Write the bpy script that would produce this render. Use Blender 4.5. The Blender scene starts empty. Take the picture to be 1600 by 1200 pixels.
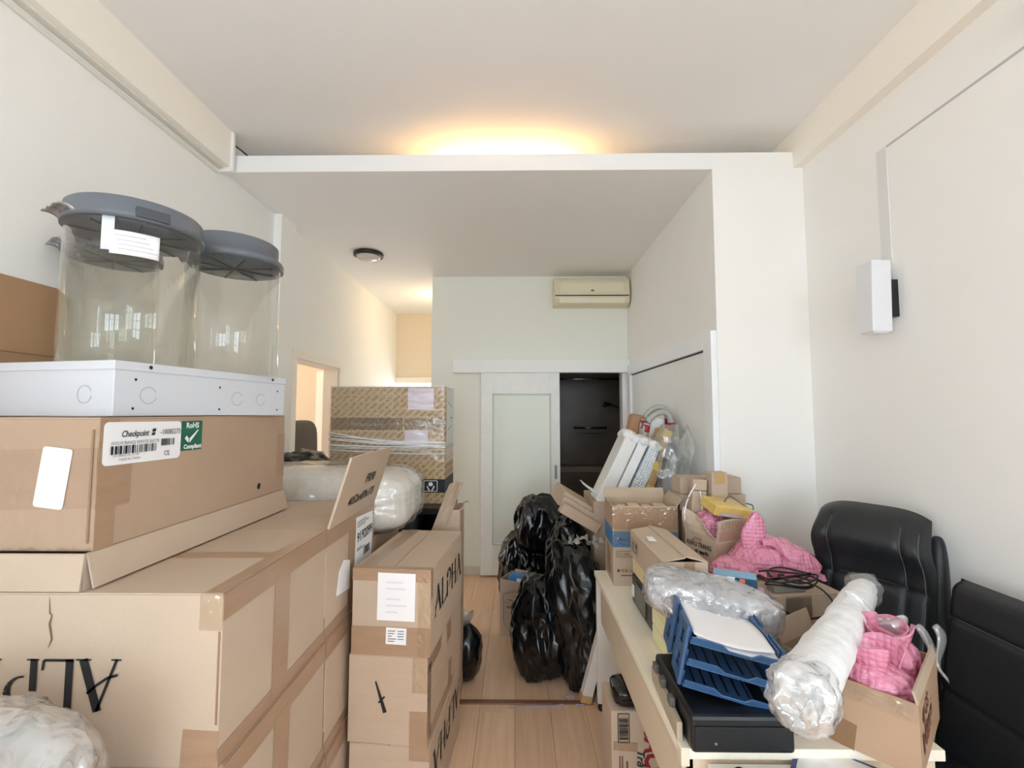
import bpy, bmesh, math, random
from mathutils import Vector, Matrix, Euler, noise
random.seed(7)
R = math.radians
SC = bpy.context.scene
COL = SC.collection

# ------------------------------------------------------------------ camera
cam = bpy.data.cameras.new('camera'); cam.sensor_width = 36.0; cam.lens = 700.0 * 36 / 1600
cam.clip_start = 0.02
camo = bpy.data.objects.new('camera', cam); COL.objects.link(camo)
camo.location = (0, 0, 1.62); camo.rotation_euler = (R(90 + 3.678), 0, R(0.653))
SC.camera = camo

# ------------------------------------------------------------------ world, daylight, exposure
SC.view_settings.view_transform = 'Standard'; SC.view_settings.look = 'None'
SC.view_settings.gamma = 1.0; SC.view_settings.use_curve_mapping = False
SC.view_settings.exposure = 0.0
world = bpy.data.worlds.new('sky'); SC.world = world; world.use_nodes = True
bg = world.node_tree.nodes['Background']; bg.inputs[0].default_value = (0.86, 0.93, 1.0, 1); bg.inputs[1].default_value = 2.0

def area(name, loc, rot, sx, sy, power, col):
    l = bpy.data.lights.new(name, 'AREA'); l.shape = 'RECTANGLE'; l.size = sx; l.size_y = sy
    l.energy = power; l.color = col
    o = bpy.data.objects.new(name, l); COL.objects.link(o); o.location = loc; o.rotation_euler = rot
    return o
# daylight entering through the three tall windows behind the photographer
for k, wx in enumerate((-1.05, 0.0, 1.05)):
    area('daylight', (wx, -6.12, 1.65), (R(90), 0, 0), 0.86, 2.2, 55, (0.71, 0.86, 1.0))

for sx_ in (-1, 1):  # lamps in the added side windows, evening out the frontal light
    area('daylight', (sx_ * 1.98, -1.45, 1.65), (R(90), 0, R(-90 * sx_) * -1), 1.3, 2.0, 67, (0.71, 0.86, 1.0))
# daylight from the bright doorway at the end of the hall
area('daylight', (-1.35, 6.75, 1.15), (R(-90), 0, 0), 0.8, 1.8, 17, (0.86, 0.92, 1.0))
# unseen side-room window light, added to brighten the alcove through the left doorway
area('daylight', (-4.46, 3.85, 1.5), (R(90), 0, R(-90)), 1.4, 1.7, 27, (0.95, 0.97, 1.0))
try:
    SC.cycles.max_bounces = 16; SC.cycles.diffuse_bounces = 12; SC.cycles.glossy_bounces = 6; SC.cycles.transparent_max_bounces = 32
except AttributeError:
    pass

# ------------------------------------------------------------------ colour + materials
def lin(r, g, b):
    f = lambda c: (c / 255 / 12.92) if c / 255 <= 0.04045 else ((c / 255 + 0.055) / 1.055) ** 2.4
    return (f(r), f(g), f(b), 1.0)
MATS = {}
def mat(name, rgb, rough=0.6, metal=0.0, spec=0.5, alpha=1.0, bump=0.0, bscale=40.0, var=0.0, vscale=6.0,
        stretch=(1, 1, 1), trans=0.0, emit=None, estr=0.0, coat=0.0, bdetail=4.0, voro=None, ridge=False):
    if name in MATS: return MATS[name]
    m = bpy.data.materials.new(name); m.use_nodes = True; MATS[name] = m
    nt = m.node_tree; p = nt.nodes['Principled BSDF']
    c = lin(*rgb)
    p.inputs['Base Color'].default_value = c; p.inputs['Roughness'].default_value = rough
    p.inputs['Metallic'].default_value = metal; p.inputs['Specular IOR Level'].default_value = spec
    p.inputs['Alpha'].default_value = alpha; p.inputs['Transmission Weight'].default_value = trans
    p.inputs['Coat Weight'].default_value = coat
    if emit: p.inputs['Emission Color'].default_value = lin(*emit); p.inputs['Emission Strength'].default_value = estr
    tc = nt.nodes.new('ShaderNodeTexCoord'); mp = nt.nodes.new('ShaderNodeMapping')
    mp.inputs['Scale'].default_value = stretch
    nt.links.new(tc.outputs['Object'], mp.inputs[0])
    if var > 0:
        n = nt.nodes.new('ShaderNodeTexNoise'); n.inputs['Scale'].default_value = vscale; n.inputs['Detail'].default_value = 5
        nt.links.new(mp.outputs[0], n.inputs['Vector'])
        r = nt.nodes.new('ShaderNodeValToRGB'); e = r.color_ramp.elements
        e[0].position = 0.3; e[1].position = 0.7
        e[0].color = [max(0, x * (1 - var)) for x in c[:3]] + [1]; e[1].color = [min(1, x * (1 + var * 0.6)) for x in c[:3]] + [1]
        nt.links.new(n.outputs[0], r.inputs[0]); nt.links.new(r.outputs[0], p.inputs['Base Color'])
    if bump > 0:
        if voro:
            b = nt.nodes.new('ShaderNodeTexVoronoi'); b.inputs['Scale'].default_value = voro; b.inputs['Randomness'].default_value = 0.25
            nt.links.new(tc.outputs['Object'], b.inputs['Vector'])
            inv = nt.nodes.new('ShaderNodeMath'); inv.operation = 'SUBTRACT'; inv.inputs[0].default_value = 1
            nt.links.new(b.outputs['Distance'], inv.inputs[1]); src = inv.outputs[0]
        else:
            b = nt.nodes.new('ShaderNodeTexNoise'); b.inputs['Scale'].default_value = bscale; b.inputs['Detail'].default_value = bdetail
            if ridge: b.noise_type = 'RIDGED_MULTIFRACTAL'; b.inputs['Roughness'].default_value = 0.4
            nt.links.new(mp.outputs[0], b.inputs['Vector']); src = b.outputs[0]
        bn = nt.nodes.new('ShaderNodeBump'); bn.inputs['Strength'].default_value = bump; bn.inputs['Distance'].default_value = 0.01
        nt.links.new(src, bn.inputs['Height']); nt.links.new(bn.outputs[0], p.inputs['Normal'])
    return m

def clear_mat(name, tint, gloss=0.35, rough=0.06, bump=0.0, bscale=30.0, milky=0.0, stretch=(1, 1, 1)):
    """thin clear plastic: straight-through transparency + fresnel gloss (+ a little milky scatter)"""
    if name in MATS: return MATS[name]
    m = bpy.data.materials.new(name); m.use_nodes = True; MATS[name] = m
    nt = m.node_tree; nt.nodes.clear(); N = nt.nodes.new; L = nt.links.new
    out = N('ShaderNodeOutputMaterial'); tr = N('ShaderNodeBsdfTransparent'); tr.inputs[0].default_value = lin(*tint)
    gl = N('ShaderNodeBsdfGlossy'); gl.inputs['Roughness'].default_value = rough; gl.inputs[0].default_value = (1, 1, 1, 1)
    fr = N('ShaderNodeLayerWeight'); fr.inputs[0].default_value = 0.5
    pw_ = N('ShaderNodeMath'); pw_.operation = 'POWER'; pw_.inputs[1].default_value = 4.0; L(fr.outputs['Facing'], pw_.inputs[0])
    mul = N('ShaderNodeMath'); mul.operation = 'MULTIPLY_ADD'; mul.inputs[1].default_value = 0.55; mul.inputs[2].default_value = 0.03 + gloss * 0.06
    mul.use_clamp = True
    L(pw_.outputs[0], mul.inputs[0])
    a = tr.outputs[0]
    if milky > 0:
        df = N('ShaderNodeBsdfDiffuse'); df.inputs[0].default_value = lin(240, 240, 240); tl = N('ShaderNodeBsdfTranslucent'); tl.inputs[0].default_value = lin(240, 240, 240)
        mm = N('ShaderNodeMixShader'); mm.inputs[0].default_value = 0.4; L(df.outputs[0], mm.inputs[1]); L(tl.outputs[0], mm.inputs[2])
        m2 = N('ShaderNodeMixShader')
        L(tr.outputs[0], m2.inputs[1]); L(mm.outputs[0], m2.inputs[2]); a = m2.outputs[0]
        m2.inputs[0].default_value = milky
    mx = N('ShaderNodeMixShader'); L(mul.outputs[0], mx.inputs[0]); L(a, mx.inputs[1]); L(gl.outputs[0], mx.inputs[2])
    L(mx.outputs[0], out.inputs[0])
    if bump > 0:
        tc = N('ShaderNodeTexCoord'); mp = N('ShaderNodeMapping'); mp.inputs['Scale'].default_value = stretch
        L(tc.outputs['Object'], mp.inputs[0]); n = N('ShaderNodeTexNoise'); n.inputs['Scale'].default_value = bscale; n.inputs['Detail'].default_value = 3; n.noise_type = 'RIDGED_MULTIFRACTAL'; n.inputs['Roughness'].default_value = 0.45
        L(mp.outputs[0], n.inputs['Vector']); b = N('ShaderNodeBump'); b.inputs['Strength'].default_value = bump; b.inputs['Distance'].default_value = 0.02
        L(n.outputs[0], b.inputs['Height'])
        L(b.outputs[0], gl.inputs['Normal']); L(b.outputs[0], fr.inputs['Normal'])
    return m

def wood_mat(name, c1, c2, rough=0.4, axis=(14, 1.2, 1), seed_by_object=False):
    if name in MATS: return MATS[name]
    m = bpy.data.materials.new(name); m.use_nodes = True; MATS[name] = m
    nt = m.node_tree; N = nt.nodes.new; L = nt.links.new; p = nt.nodes['Principled BSDF']; p.inputs['Roughness'].default_value = rough
    tc = N('ShaderNodeTexCoord'); mp = N('ShaderNodeMapping'); mp.inputs['Scale'].default_value = axis
    L(tc.outputs['Object'], mp.inputs[0])
    n = N('ShaderNodeTexNoise'); n.noise_dimensions = '4D'; n.inputs['Scale'].default_value = 2.2; n.inputs['Detail'].default_value = 6; n.inputs['Distortion'].default_value = 0.6
    L(mp.outputs[0], n.inputs['Vector'])
    r = N('ShaderNodeValToRGB'); r.color_ramp.elements[0].color = lin(*c1); r.color_ramp.elements[1].color = lin(*c2)
    r.color_ramp.elements[0].position = 0.3; r.color_ramp.elements[1].position = 0.72
    L(n.outputs[0], r.inputs[0])
    if seed_by_object:
        oi = N('ShaderNodeObjectInfo'); ml = N('ShaderNodeMath'); ml.operation = 'MULTIPLY'; ml.inputs[1].default_value = 40
        L(oi.outputs['Random'], ml.inputs[0]); L(ml.outputs[0], n.inputs['W'])
        hs = N('ShaderNodeHueSaturation'); ma = N('ShaderNodeMath'); ma.operation = 'MULTIPLY_ADD'; ma.inputs[1].default_value = 0.16; ma.inputs[2].default_value = 0.92
        L(oi.outputs['Random'], ma.inputs[0]); L(ma.outputs[0], hs.inputs['Value']); L(r.outputs[0], hs.inputs['Color']); L(hs.outputs[0], p.inputs['Base Color'])
    else:
        L(r.outputs[0], p.inputs['Base Color'])
    return m

WALL = mat('wall_paint', (240, 239, 235), 0.85, var=0.012, vscale=3, bump=0.03, bscale=180)
CEIL = mat('ceiling_paint', (238, 238, 237), 0.9)
TRIM = mat('white_trim', (242, 243, 242), 0.45)
HALLW = mat('hall_paint', (226, 212, 190), 0.85)
KRAFT = mat('kraft_card', (196, 173, 150), 0.8, var=0.05, vscale=5, bump=0.05, bscale=120, stretch=(1, 1, 6))
KRAFT2 = mat('kraft_card_pale', (195, 175, 154), 0.8, var=0.05, vscale=4, bump=0.05, bscale=120)
KRAFT3 = mat('kraft_card_grey', (188, 169, 148), 0.8, var=0.07, vscale=5, bump=0.06, bscale=100)
KRAFTD = mat('kraft_card_brown', (176, 138, 104), 0.8, var=0.05)
KEDGE = mat('kraft_edge', (150, 118, 90), 0.9)
TAPE = mat('brown_tape', (172, 142, 116), 0.28, bump=0.12, bscale=60, stretch=(1, 1, 5), var=0.06, vscale=10)
TAPEC = clear_mat('clear_tape', (252, 249, 244), 0.5, 0.12, bump=0.3, bscale=40, milky=0.05)
PAPER = mat('paper_white', (244, 244, 246), 0.7)
INK = mat('black_ink', (32, 32, 34), 0.7)
INKG = mat('grey_ink', (120, 118, 116), 0.8)
BLACKP = mat('black_plastic', (22, 23, 25), 0.35)
BAG = mat('black_bag_film', (13, 15, 16), 0.2, spec=0.5, bump=0.38, bscale=7, stretch=(1.5, 1.5, 0.7), bdetail=2.5, ridge=True)
WRAP = clear_mat('stretch_film', (253, 253, 253), 0.9, 0.16, bump=0.8, bscale=7, milky=0.07, stretch=(1, 1, 4))
BAGCLR = clear_mat('clear_bag_film', (246, 248, 248), 1.6, 0.16, bump=1.0, bscale=12, milky=0.20)
CRINKLE = clear_mat('crinkled_film', (250, 250, 251), 3.0, 0.12, bump=1.0, bscale=26, milky=0.22)
FOAM = mat('white_foam', (240, 241, 242), 0.55, bump=0.35, bscale=45, var=0.05, vscale=12)
FOAMG = mat('wrapped_white', (234, 234, 232), 0.3, bump=0.5, bscale=9, var=0.08, vscale=14, ridge=True, bdetail=3)
PINK = mat('pink_bubble_wrap', (236, 150, 178), 0.2, spec=0.6, bump=0.8, voro=62.0, coat=0.6, alpha=0.86)
LEATHER = mat('black_leather', (30, 33, 36), 0.42, bump=0.12, bscale=160, var=0.1, vscale=8)
STITCH = mat('grey_stitch', (92, 94, 96), 0.7)
DESKW = wood_mat('pale_maple', (240, 232, 212), (247, 240, 222), 0.5, axis=(20, 1.1, 20))
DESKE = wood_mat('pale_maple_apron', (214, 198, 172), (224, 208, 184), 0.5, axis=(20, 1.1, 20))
FLOORW = wood_mat('laminate', (218, 180, 146), (234, 200, 168), 0.36, axis=(16, 1.0, 1), seed_by_object=True)
BLUEP = mat('blue_plastic', (62, 98, 140), 0.35)
STEELW = mat('white_enamel', (212, 216, 222), 0.4)
DARKLID = mat('dark_grey_lid', (104, 110, 118), 0.32)

# ------------------------------------------------------------------ mesh helpers
class MB:
    def __init__(s): s.v = []; s.f = []
    def add(s, vs, fs):
        o = len(s.v); s.v += [tuple(x) for x in vs]; s.f += [tuple(i + o for i in q) for q in fs]; return s
    def box(s, x0, x1, y0, y1, z0, z1, M=None):
        vs = [Vector((x, y, z)) for z in (z0, z1) for y in (y0, y1) for x in (x0, x1)]
        if M is not None: vs = [M @ v for v in vs]
        return s.add(vs, [(0, 2, 3, 1), (4, 5, 7, 6), (0, 1, 5, 4), (2, 6, 7, 3), (0, 4, 6, 2), (1, 3, 7, 5)])
    def quad(s, a, b, c, d): return s.add([a, b, c, d], [(0, 1, 2, 3)])
    def tube(s, pts, r, n=8, cap=True):
        pts = [Vector(p) for p in pts]; rings = []
        for i, p in enumerate(pts):
            t = (pts[min(i + 1, len(pts) - 1)] - pts[max(i - 1, 0)]).normalized()
            a = Vector((0, 0, 1)) if abs(t.z) < 0.9 else Vector((1, 0, 0))
            u = t.cross(a).normalized(); w = t.cross(u); rr = r[i] if isinstance(r, (list, tuple)) else r
            rings.append([p + (u * math.cos(k * 2 * math.pi / n) + w * math.sin(k * 2 * math.pi / n)) * rr for k in range(n)])
        vs = [v for ring in rings for v in ring]; fs = []
        for i in range(len(pts) - 1):
            for k in range(n): fs.append((i * n + k, i * n + (k + 1) % n, (i + 1) * n + (k + 1) % n, (i + 1) * n + k))
        if cap: fs += [tuple(range(n)), tuple(range((len(pts) - 1) * n, len(pts) * n))]
        return s.add(vs, fs)
    def lathe(s, prof, n=48, c=(0, 0, 0), close=False):
        vs = [(c[0] + r * math.cos(k * 2 * math.pi / n), c[1] + r * math.sin(k * 2 * math.pi / n), c[2] + z) for r, z in prof for k in range(n)]
        fs = []; m = len(prof)
        for i in range(m if close else m - 1):
            j = (i + 1) % m
            for k in range(n): fs.append((i * n + k, i * n + (k + 1) % n, j * n + (k + 1) % n, j * n + k))
        return s.add(vs, fs)
    def grid(s, nu, nv, fn):
        vs = [fn(i / nu, j / nv) for j in range(nv + 1) for i in range(nu + 1)]
        return s.add(vs, [(j * (nu + 1) + i, j * (nu + 1) + i + 1, (j + 1) * (nu + 1) + i + 1, (j + 1) * (nu + 1) + i) for j in range(nv) for i in range(nu)])
    def build(s, name, m, parent=None, smooth=False, bevel=0.0, solid=0.0, subd=0):
        me = bpy.data.meshes.new(name); me.from_pydata(s.v, [], s.f); me.update()
        bm = bmesh.new(); bm.from_mesh(me); bmesh.ops.recalc_face_normals(bm, faces=bm.faces)
        if bevel > 0:
            bmesh.ops.bevel(bm, geom=list(bm.edges), offset=bevel, segments=2, affect='EDGES', profile=0.5)
        bm.to_mesh(me); bm.free()
        me.materials.append(m)
        if smooth:
            for p in me.polygons: p.use_smooth = True
        o = bpy.data.objects.new(name, me); COL.objects.link(o)
        if parent is not None: o.parent = parent
        if solid:
            md = o.modifiers.new('thickness', 'SOLIDIFY'); md.thickness = solid; md.offset = 0
        if subd:
            md = o.modifiers.new('smooth', 'SUBSURF'); md.levels = subd; md.render_levels = subd
        return o
def tag(o, label=None, cat=None, group=None, kind=None):
    if label: o['label'] = label
    if cat: o['category'] = cat
    if group: o['group'] = group
    if kind: o['kind'] = kind
    return o
def thing(name, label, cat, loc=(0, 0, 0), rot=0.0, group=None):
    o = bpy.data.objects.new(name, None); COL.objects.link(o); o.empty_display_size = 0.05
    o.location = loc; o.rotation_euler = rot if isinstance(rot, tuple) else (0, 0, rot)
    return tag(o, label, cat, group)
def struct(name, mb, m, label, cat='wall', bevel=0.0, smooth=False):
    return tag(mb.build(name, m, None, smooth, bevel), label, cat, None, 'structure')

def text_mesh(s, size, shear=0.0, bold=0.0, align='LEFT', sx=1.0):
    c = bpy.data.curves.new('t', 'FONT'); c.body = s; c.size = size; c.shear = shear; c.offset = bold; c.align_x = align
    c.resolution_u = 2
    o = bpy.data.objects.new('t', c); COL.objects.link(o)
    dg = bpy.context.evaluated_depsgraph_get(); me = bpy.data.meshes.new_from_object(o.evaluated_get(dg))
    vs = [(v.co.x * sx, v.co.y) for v in me.vertices]; fs = [tuple(p.vertices) for p in me.polygons]
    bpy.data.objects.remove(o); bpy.data.curves.remove(c); bpy.data.meshes.remove(me)
    return vs, fs

class Face:
    """a flat face frame: origin, u, v; prints and strips are laid a hair proud of it"""
    def __init__(s, o, u, v):
        s.o = Vector(o); s.u = Vector(u).normalized(); s.v = Vector(v).normalized(); s.n = s.u.cross(s.v)
    def at(s, u, v, h=0.0): return s.o + s.u * u + s.v * v + s.n * h
    def rect(s, name, u0, v0, u1, v1, m, parent, t=0.0012, h=0.0, rot=0.0, round=0.0):
        cu, cv = (u0 + u1) / 2, (v0 + v1) / 2; a, b = (u1 - u0) / 2, (v1 - v0) / 2
        if round > 0:
            pts = []
            for qx, qy, st in ((1, 1, 0), (-1, 1, 90), (-1, -1, 180), (1, -1, 270)):
                for k in range(5):
                    an = R(st + k * 22.5); pts.append((qx * (a - round) + round * math.cos(an), qy * (b - round) + round * math.sin(an)))
        else: pts = [(-a, -b), (a, -b), (a, b), (-a, b)]
        return s.poly(name, [(cu + x * math.cos(rot) - y * math.sin(rot), cv + x * math.sin(rot) + y * math.cos(rot)) for x, y in pts], m, parent, t, h)
    def poly(s, name, pts, m, parent, t=0.0012, h=0.0):
        n = len(pts); b = MB()
        b.add([s.at(x, y, h) for x, y in pts] + [s.at(x, y, h + t) for x, y in pts],
              [tuple(range(n - 1, -1, -1)), tuple(range(n, 2 * n))] + [(i, (i + 1) % n, n + (i + 1) % n, n + i) for i in range(n)])
        return b.build(name, m, parent)
    def polys(s, name, plist, m, parent, h=0.0022):
        b = MB()
        for pts in plist: b.add([s.at(x, y, h) for x, y in pts], [tuple(range(len(pts)))])
        return b.build(name, m, parent)
    def text(s, name, txt, u, v, size, m, parent, rot=0.0, h=0.0022, **k):
        vs, fs = text_mesh(txt, size, **k); c, sn = math.cos(rot), math.sin(rot)
        b = MB(); b.add([s.at(u + x * c - y * sn, v + x * sn + y * c, h) for x, y in vs], fs)
        return b.build(name, m, parent)

def bars(u0, v0, w, h, n, seed):
    rnd = random.Random(seed); out = []; x = u0
    while x < u0 + w:
        bw = rnd.choice((1, 1, 2, 3)) * w / n; gap = rnd.choice((1, 1, 2)) * w / n
        out.append([(x, v0), (min(x + bw, u0 + w), v0), (min(x + bw, u0 + w), v0 + h), (x, v0 + h)]); x += bw + gap
    return out

def stroke(pts, w):
    """ribbon quads along a 2D polyline; w constant or list"""
    out = []
    for i in range(len(pts) - 1):
        (x0, y0), (x1, y1) = pts[i], pts[i + 1]; l = math.hypot(x1 - x0, y1 - y0) or 1e-6
        w0 = w[i] if isinstance(w, list) else w; w1 = w[i + 1] if isinstance(w, list) else w
        nx, ny = -(y1 - y0) / l / 2, (x1 - x0) / l / 2
        out.append([(x0 - nx * w0, y0 - ny * w0), (x1 - nx * w1, y1 - ny * w1), (x1 + nx * w1, y1 + ny * w1), (x0 + nx * w0, y0 + ny * w0)])
    return out
def alpha_word(letters=5):
    """the high-contrast ALPHA lettering printed on the cartons, unit cap height"""
    P = []
    def A(x):
        P.extend(stroke([(x + 0.05, 0), (x + 0.40, 1)], 0.055)); P.extend(stroke([(x + 0.38, 1), (x + 0.70, 0)], 0.17))
        P.extend(stroke([(x + 0.02, 0.30), (x + 0.22, 0.36), (x + 0.42, 0.50), (x + 0.60, 0.66)], 0.05))
        P.extend(stroke([(x - 0.04, 0.012), (x + 0.16, 0.012)], 0.03)); P.extend(stroke([(x + 0.55, 0.012), (x + 0.84, 0.012)], 0.03))
    def Lt(x):
        P.extend(stroke([(x + 0.10, 0), (x + 0.10, 1)], 0.15)); P.extend(stroke([(x, 0.985), (x + 0.24, 0.985)], 0.03))
        P.extend(stroke([(x + 0.02, 0.025), (x + 0.60, 0.025), (x + 0.62, 0.22)], 0.05))
    def Pt(x):
        P.extend(stroke([(x + 0.10, 0), (x + 0.10, 0.62)], 0.14)); P.extend(stroke([(x, 0.015), (x + 0.24, 0.015)], 0.03))
        arc = [(x + 0.30 + 0.30 * math.cos(R(a)), 0.66 + 0.32 * math.sin(R(a))) for a in range(170, -95, -22)]
        P.extend(stroke(arc, [0.05, 0.05, 0.06, 0.08, 0.11, 0.14, 0.15, 0.15, 0.13, 0.09, 0.06, 0.04, 0.04][:len(arc)]))
        P.append([(x + 0.13 + 0.10 * math.cos(R(a)), 0.82 + 0.10 * math.sin(R(a))) for a in range(0, 360, 24)])
    def Ht(x):
        for d in (0.10, 0.62):
            P.extend(stroke([(x + d, 0), (x + d, 1)], 0.15)); P.extend(stroke([(x + d - 0.12, 0.015), (x + d + 0.12, 0.015)], 0.03)); P.extend(stroke([(x + d - 0.12, 0.985), (x + d + 0.12, 0.985)], 0.03))
        P.extend(stroke([(x + 0.1, 0.52), (x + 0.62, 0.52)], 0.05))
    A(0); Lt(0.86); Pt(1.55); Ht(2.30); A(3.12)
    return P
ALPHA = alpha_word()
def alpha_print(face, u, v, h, parent, rot=0.0, sx=1.0):
    c, s = math.cos(rot), math.sin(rot)
    face.polys('printed_lettering', [[(u + (x * sx * c - y * s) * h, v + (x * sx * s + y * c) * h) for x, y in q] for q in ALPHA], INK, parent)

def faces(w, d, h):
    return dict(front=Face((-w / 2, -d / 2, 0), (1, 0, 0), (0, 0, 1)), right=Face((w / 2, -d / 2, 0), (0, 1, 0), (0, 0, 1)),
                left=Face((-w / 2, d / 2, 0), (0, -1, 0), (0, 0, 1)), top=Face((-w / 2, -d / 2, h), (1, 0, 0), (0, 1, 0)))

def carton(label, loc, size, rot=0.0, m=None, open_top=False, seam='y', tape=True, name='cardboard_box', group=None, cat='box', wall=0.005, edge_tape=True):
    """closed or open corrugated carton; returns root and its face frames (origin = centre of the base)"""
    w, d, h = size; m = m or KRAFT
    t = thing(name, label, cat, loc, rot, group); F = faces(w, d, h)
    if not open_top:
        MB().box(-w / 2, w / 2, -d / 2, d / 2, 0, h - 0.004).build('body', m, t, bevel=0.003)
        g = 0.0015
        if seam == 'y':
            for a, b in ((-w / 2 + 0.001, -g), (g, w / 2 - 0.001)): MB().box(a, b, -d / 2 + 0.001, d / 2 - 0.001, h - 0.004, h).build('flap', m, t, bevel=0.001)
            if tape:
                F['top'].rect('tape', w / 2 - 0.028, 0, w / 2 + 0.028, d, TAPE, t)
                F['front'].rect('tape', w / 2 - 0.028, h - 0.09, w / 2 + 0.028, h, TAPE, t)
        else:
            for a, b in ((-d / 2 + 0.001, -g), (g, d / 2 - 0.001)): MB().box(-w / 2 + 0.001, w / 2 - 0.001, a, b, h - 0.004, h).build('flap', m, t, bevel=0.001)
            if tape:
                F['top'].rect('tape', 0, d / 2 - 0.028, w, d / 2 + 0.028, TAPE, t)
                F['right'].rect('tape', d / 2 - 0.028, h - 0.1, d / 2 + 0.028, h, TAPE, t)
    else:
        b = MB(); a = wall
        b.box(-w / 2, w / 2, -d / 2, d / 2, 0, a); b.box(-w / 2, w / 2, -d / 2, -d / 2 + a, a, h); b.box(-w / 2, w / 2, d / 2 - a, d / 2, a, h)
        b.box(-w / 2, -w / 2 + a, -d / 2 + a, d / 2 - a, a, h); b.box(w / 2 - a, w / 2, -d / 2 + a, d / 2 - a, a, h)
        b.build('body', m, t)
    return t, F

def flap(parent, hinge0, hinge1, out, up, length, ang, m=KRAFT, name='flap', t=0.005, taper=0.0, wob=0.0):
    """a flap hinged on an edge; ang 0 = straight up, 90 = flat outwards, negative = inwards"""
    a, b = Vector(hinge0), Vector(hinge1); out = Vector(out).normalized(); up = Vector(up).normalized()
    d = up * math.cos(R(ang)) + out * math.sin(R(ang)); n = up * -math.sin(R(ang)) + out * math.cos(R(ang)); e = (b - a)
    mb = MB()
    def fn(u, v):
        uu = u if taper == 0 else taper * v + u * (1 - 2 * taper * v)
        return a + e * uu + d * length * v + n * (wob * math.sin(u * 5 + v * 3) * v)
    mb.grid(6, 4, fn)
    return mb.build(name, m, parent, solid=t)

def ridged(p, seed, freq, octv=3):
    s = 0; a = 1; off = Vector((seed * 13.1, seed * 7.7, seed * 3.3))
    for k in range(octv):
        s += (1 - 2 * abs(noise.noise(p * freq + off))) * a; a *= 0.5; freq *= 2.1
    return s
def blob(name, c, r, m, parent=None, seed=1, amp=0.02, freq=6.0, sq=2.6, sub=5, zmin=None, stretch=(1, 1, 1), rot=None, smooth=True, pinch=0.0, fn=None, octv=3):
    """a crumpled closed bag or bundle: rounded-box body pushed in and out by ridged folds"""
    bm = bmesh.new(); bmesh.ops.create_icosphere(bm, subdivisions=sub, radius=1.0)
    c = Vector(c); M = Euler(rot).to_matrix() if rot else None; st = Vector(stretch)
    for v in bm.verts:
        d = v.co.normalized(); k = (abs(d.x) ** sq + abs(d.y) ** sq + abs(d.z) ** sq) ** (-1 / sq)
        p = Vector((d.x * r[0], d.y * r[1], d.z * r[2])) * k
        if pinch and d.z > 0.35:
            s = 1 - pinch * ((d.z - 0.35) / 0.65) ** 1.2; p.x *= s; p.y *= s
        p += d * amp * ridged(Vector((p.x * st.x, p.y * st.y, p.z * st.z)), seed, freq, octv)
        if fn: p = fn(p)
        if M: p = M @ p
        p += c
        if zmin is not None and p.z < zmin: p.z = zmin + 0.0005 * (p.x + p.y)
        v.co = p
    me = bpy.data.meshes.new(name); bm.to_mesh(me); bm.free(); me.materials.append(m)
    if smooth:
        for p in me.polygons: p.use_smooth = True
    o = bpy.data.objects.new(name, me); COL.objects.link(o)
    if parent is not None: o.parent = parent
    return o

def sheet(name, fn, m, parent=None, nu=30, nv=30, t=0.001, smooth=True):
    return MB().grid(nu, nv, fn).build(name, m, parent, smooth=smooth, solid=t)

def curve_pts(ctrl, n=12):
    """Catmull-Rom through control points"""
    P = [Vector(p) for p in ctrl]; P = [P[0]] + P + [P[-1]]; out = []
    for i in range(1, len(P) - 2):
        for k in range(n):
            t = k / n; a, b, c, d = P[i - 1], P[i], P[i + 1], P[i + 2]
            out.append(0.5 * ((2 * b) + (c - a) * t + (2 * a - 5 * b + 4 * c - d) * t * t + (3 * b - a - 3 * c + d) * t ** 3))
    out.append(P[-2]); return out

# ================================================================== THE SETTING
fl = struct('floor', MB().box(-4.4, 1.95, -6.2, 8.0, -0.12, -0.012), mat('floor_bed', (150, 112, 84), 0.7), 'light brown laminate plank floor', 'floor')
pw, pl = 0.193, 1.28
pm = MB().box(0.0007, pw - 0.0007, 0.0007, pl - 0.0007, -0.0115, 0).build('plank', FLOORW, fl, bevel=0.0008)
pmesh = pm.data; bpy.data.objects.remove(pm)
for i in range(18):
    off = (i * 0.47) % pl
    for j in range(-1, 7):
        y = -2.5 + j * pl + off
        o = bpy.data.objects.new('plank', pmesh); COL.objects.link(o); o.parent = fl; o.location = (-1.75 + i * pw, y, 0)

ZA, ZL, ZC, ZB = 3.04, 3.14, 3.26, 3.045     # alcove ceiling, ledge top, main ceiling, beam underside
XL, XR = -1.735, 1.665
w = MB().box(-1.87, XL, -0.8, 3.46, 0, 3.4).box(-1.87, XL, -6.1, -2.1, 0, 3.4).box(-1.87, XL, -2.1, -0.8, 0, 0.65).box(-1.87, XL, -2.1, -0.8, 2.65, 3.4).box(-1.87, XL, 3.46, 4.31, 2.05, 3.4).box(-1.87, XL, 4.31, 6.45, 0, 3.4)
struct('wall_left', w, WALL, 'long off-white painted wall on the left with a doorway')
w = MB().box(XR, 1.95, -0.8, 1.965, 0, 2.82).box(XR, 1.95, -6.1, -2.1, 0, 2.82).box(XR, 1.95, -2.1, -0.8, 0, 0.65).box(XR, 1.95, -2.1, -0.8, 2.65, 2.82).box(XR, 1.95, 1.965, 2.545, 0, 3.4).box(XR, 1.95, -6.1, 1.965, 2.82, 3.4)
struct('wall_right', w, WALL, 'off-white painted wall on the right, flat, recess edges shown by painted shade strips')
struct('wall_alcove', MB().box(1.14, 1.95, 2.545, 4.72, 0, ZL), WALL, 'white wall block right of the alcove')
struct('ceiling_alcove', MB().box(-1.87, 1.14, 2.545, 6.45, ZA, ZL), CEIL, 'lowered white ceiling slab over the alcove with a light ledge', 'ceiling')
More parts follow.
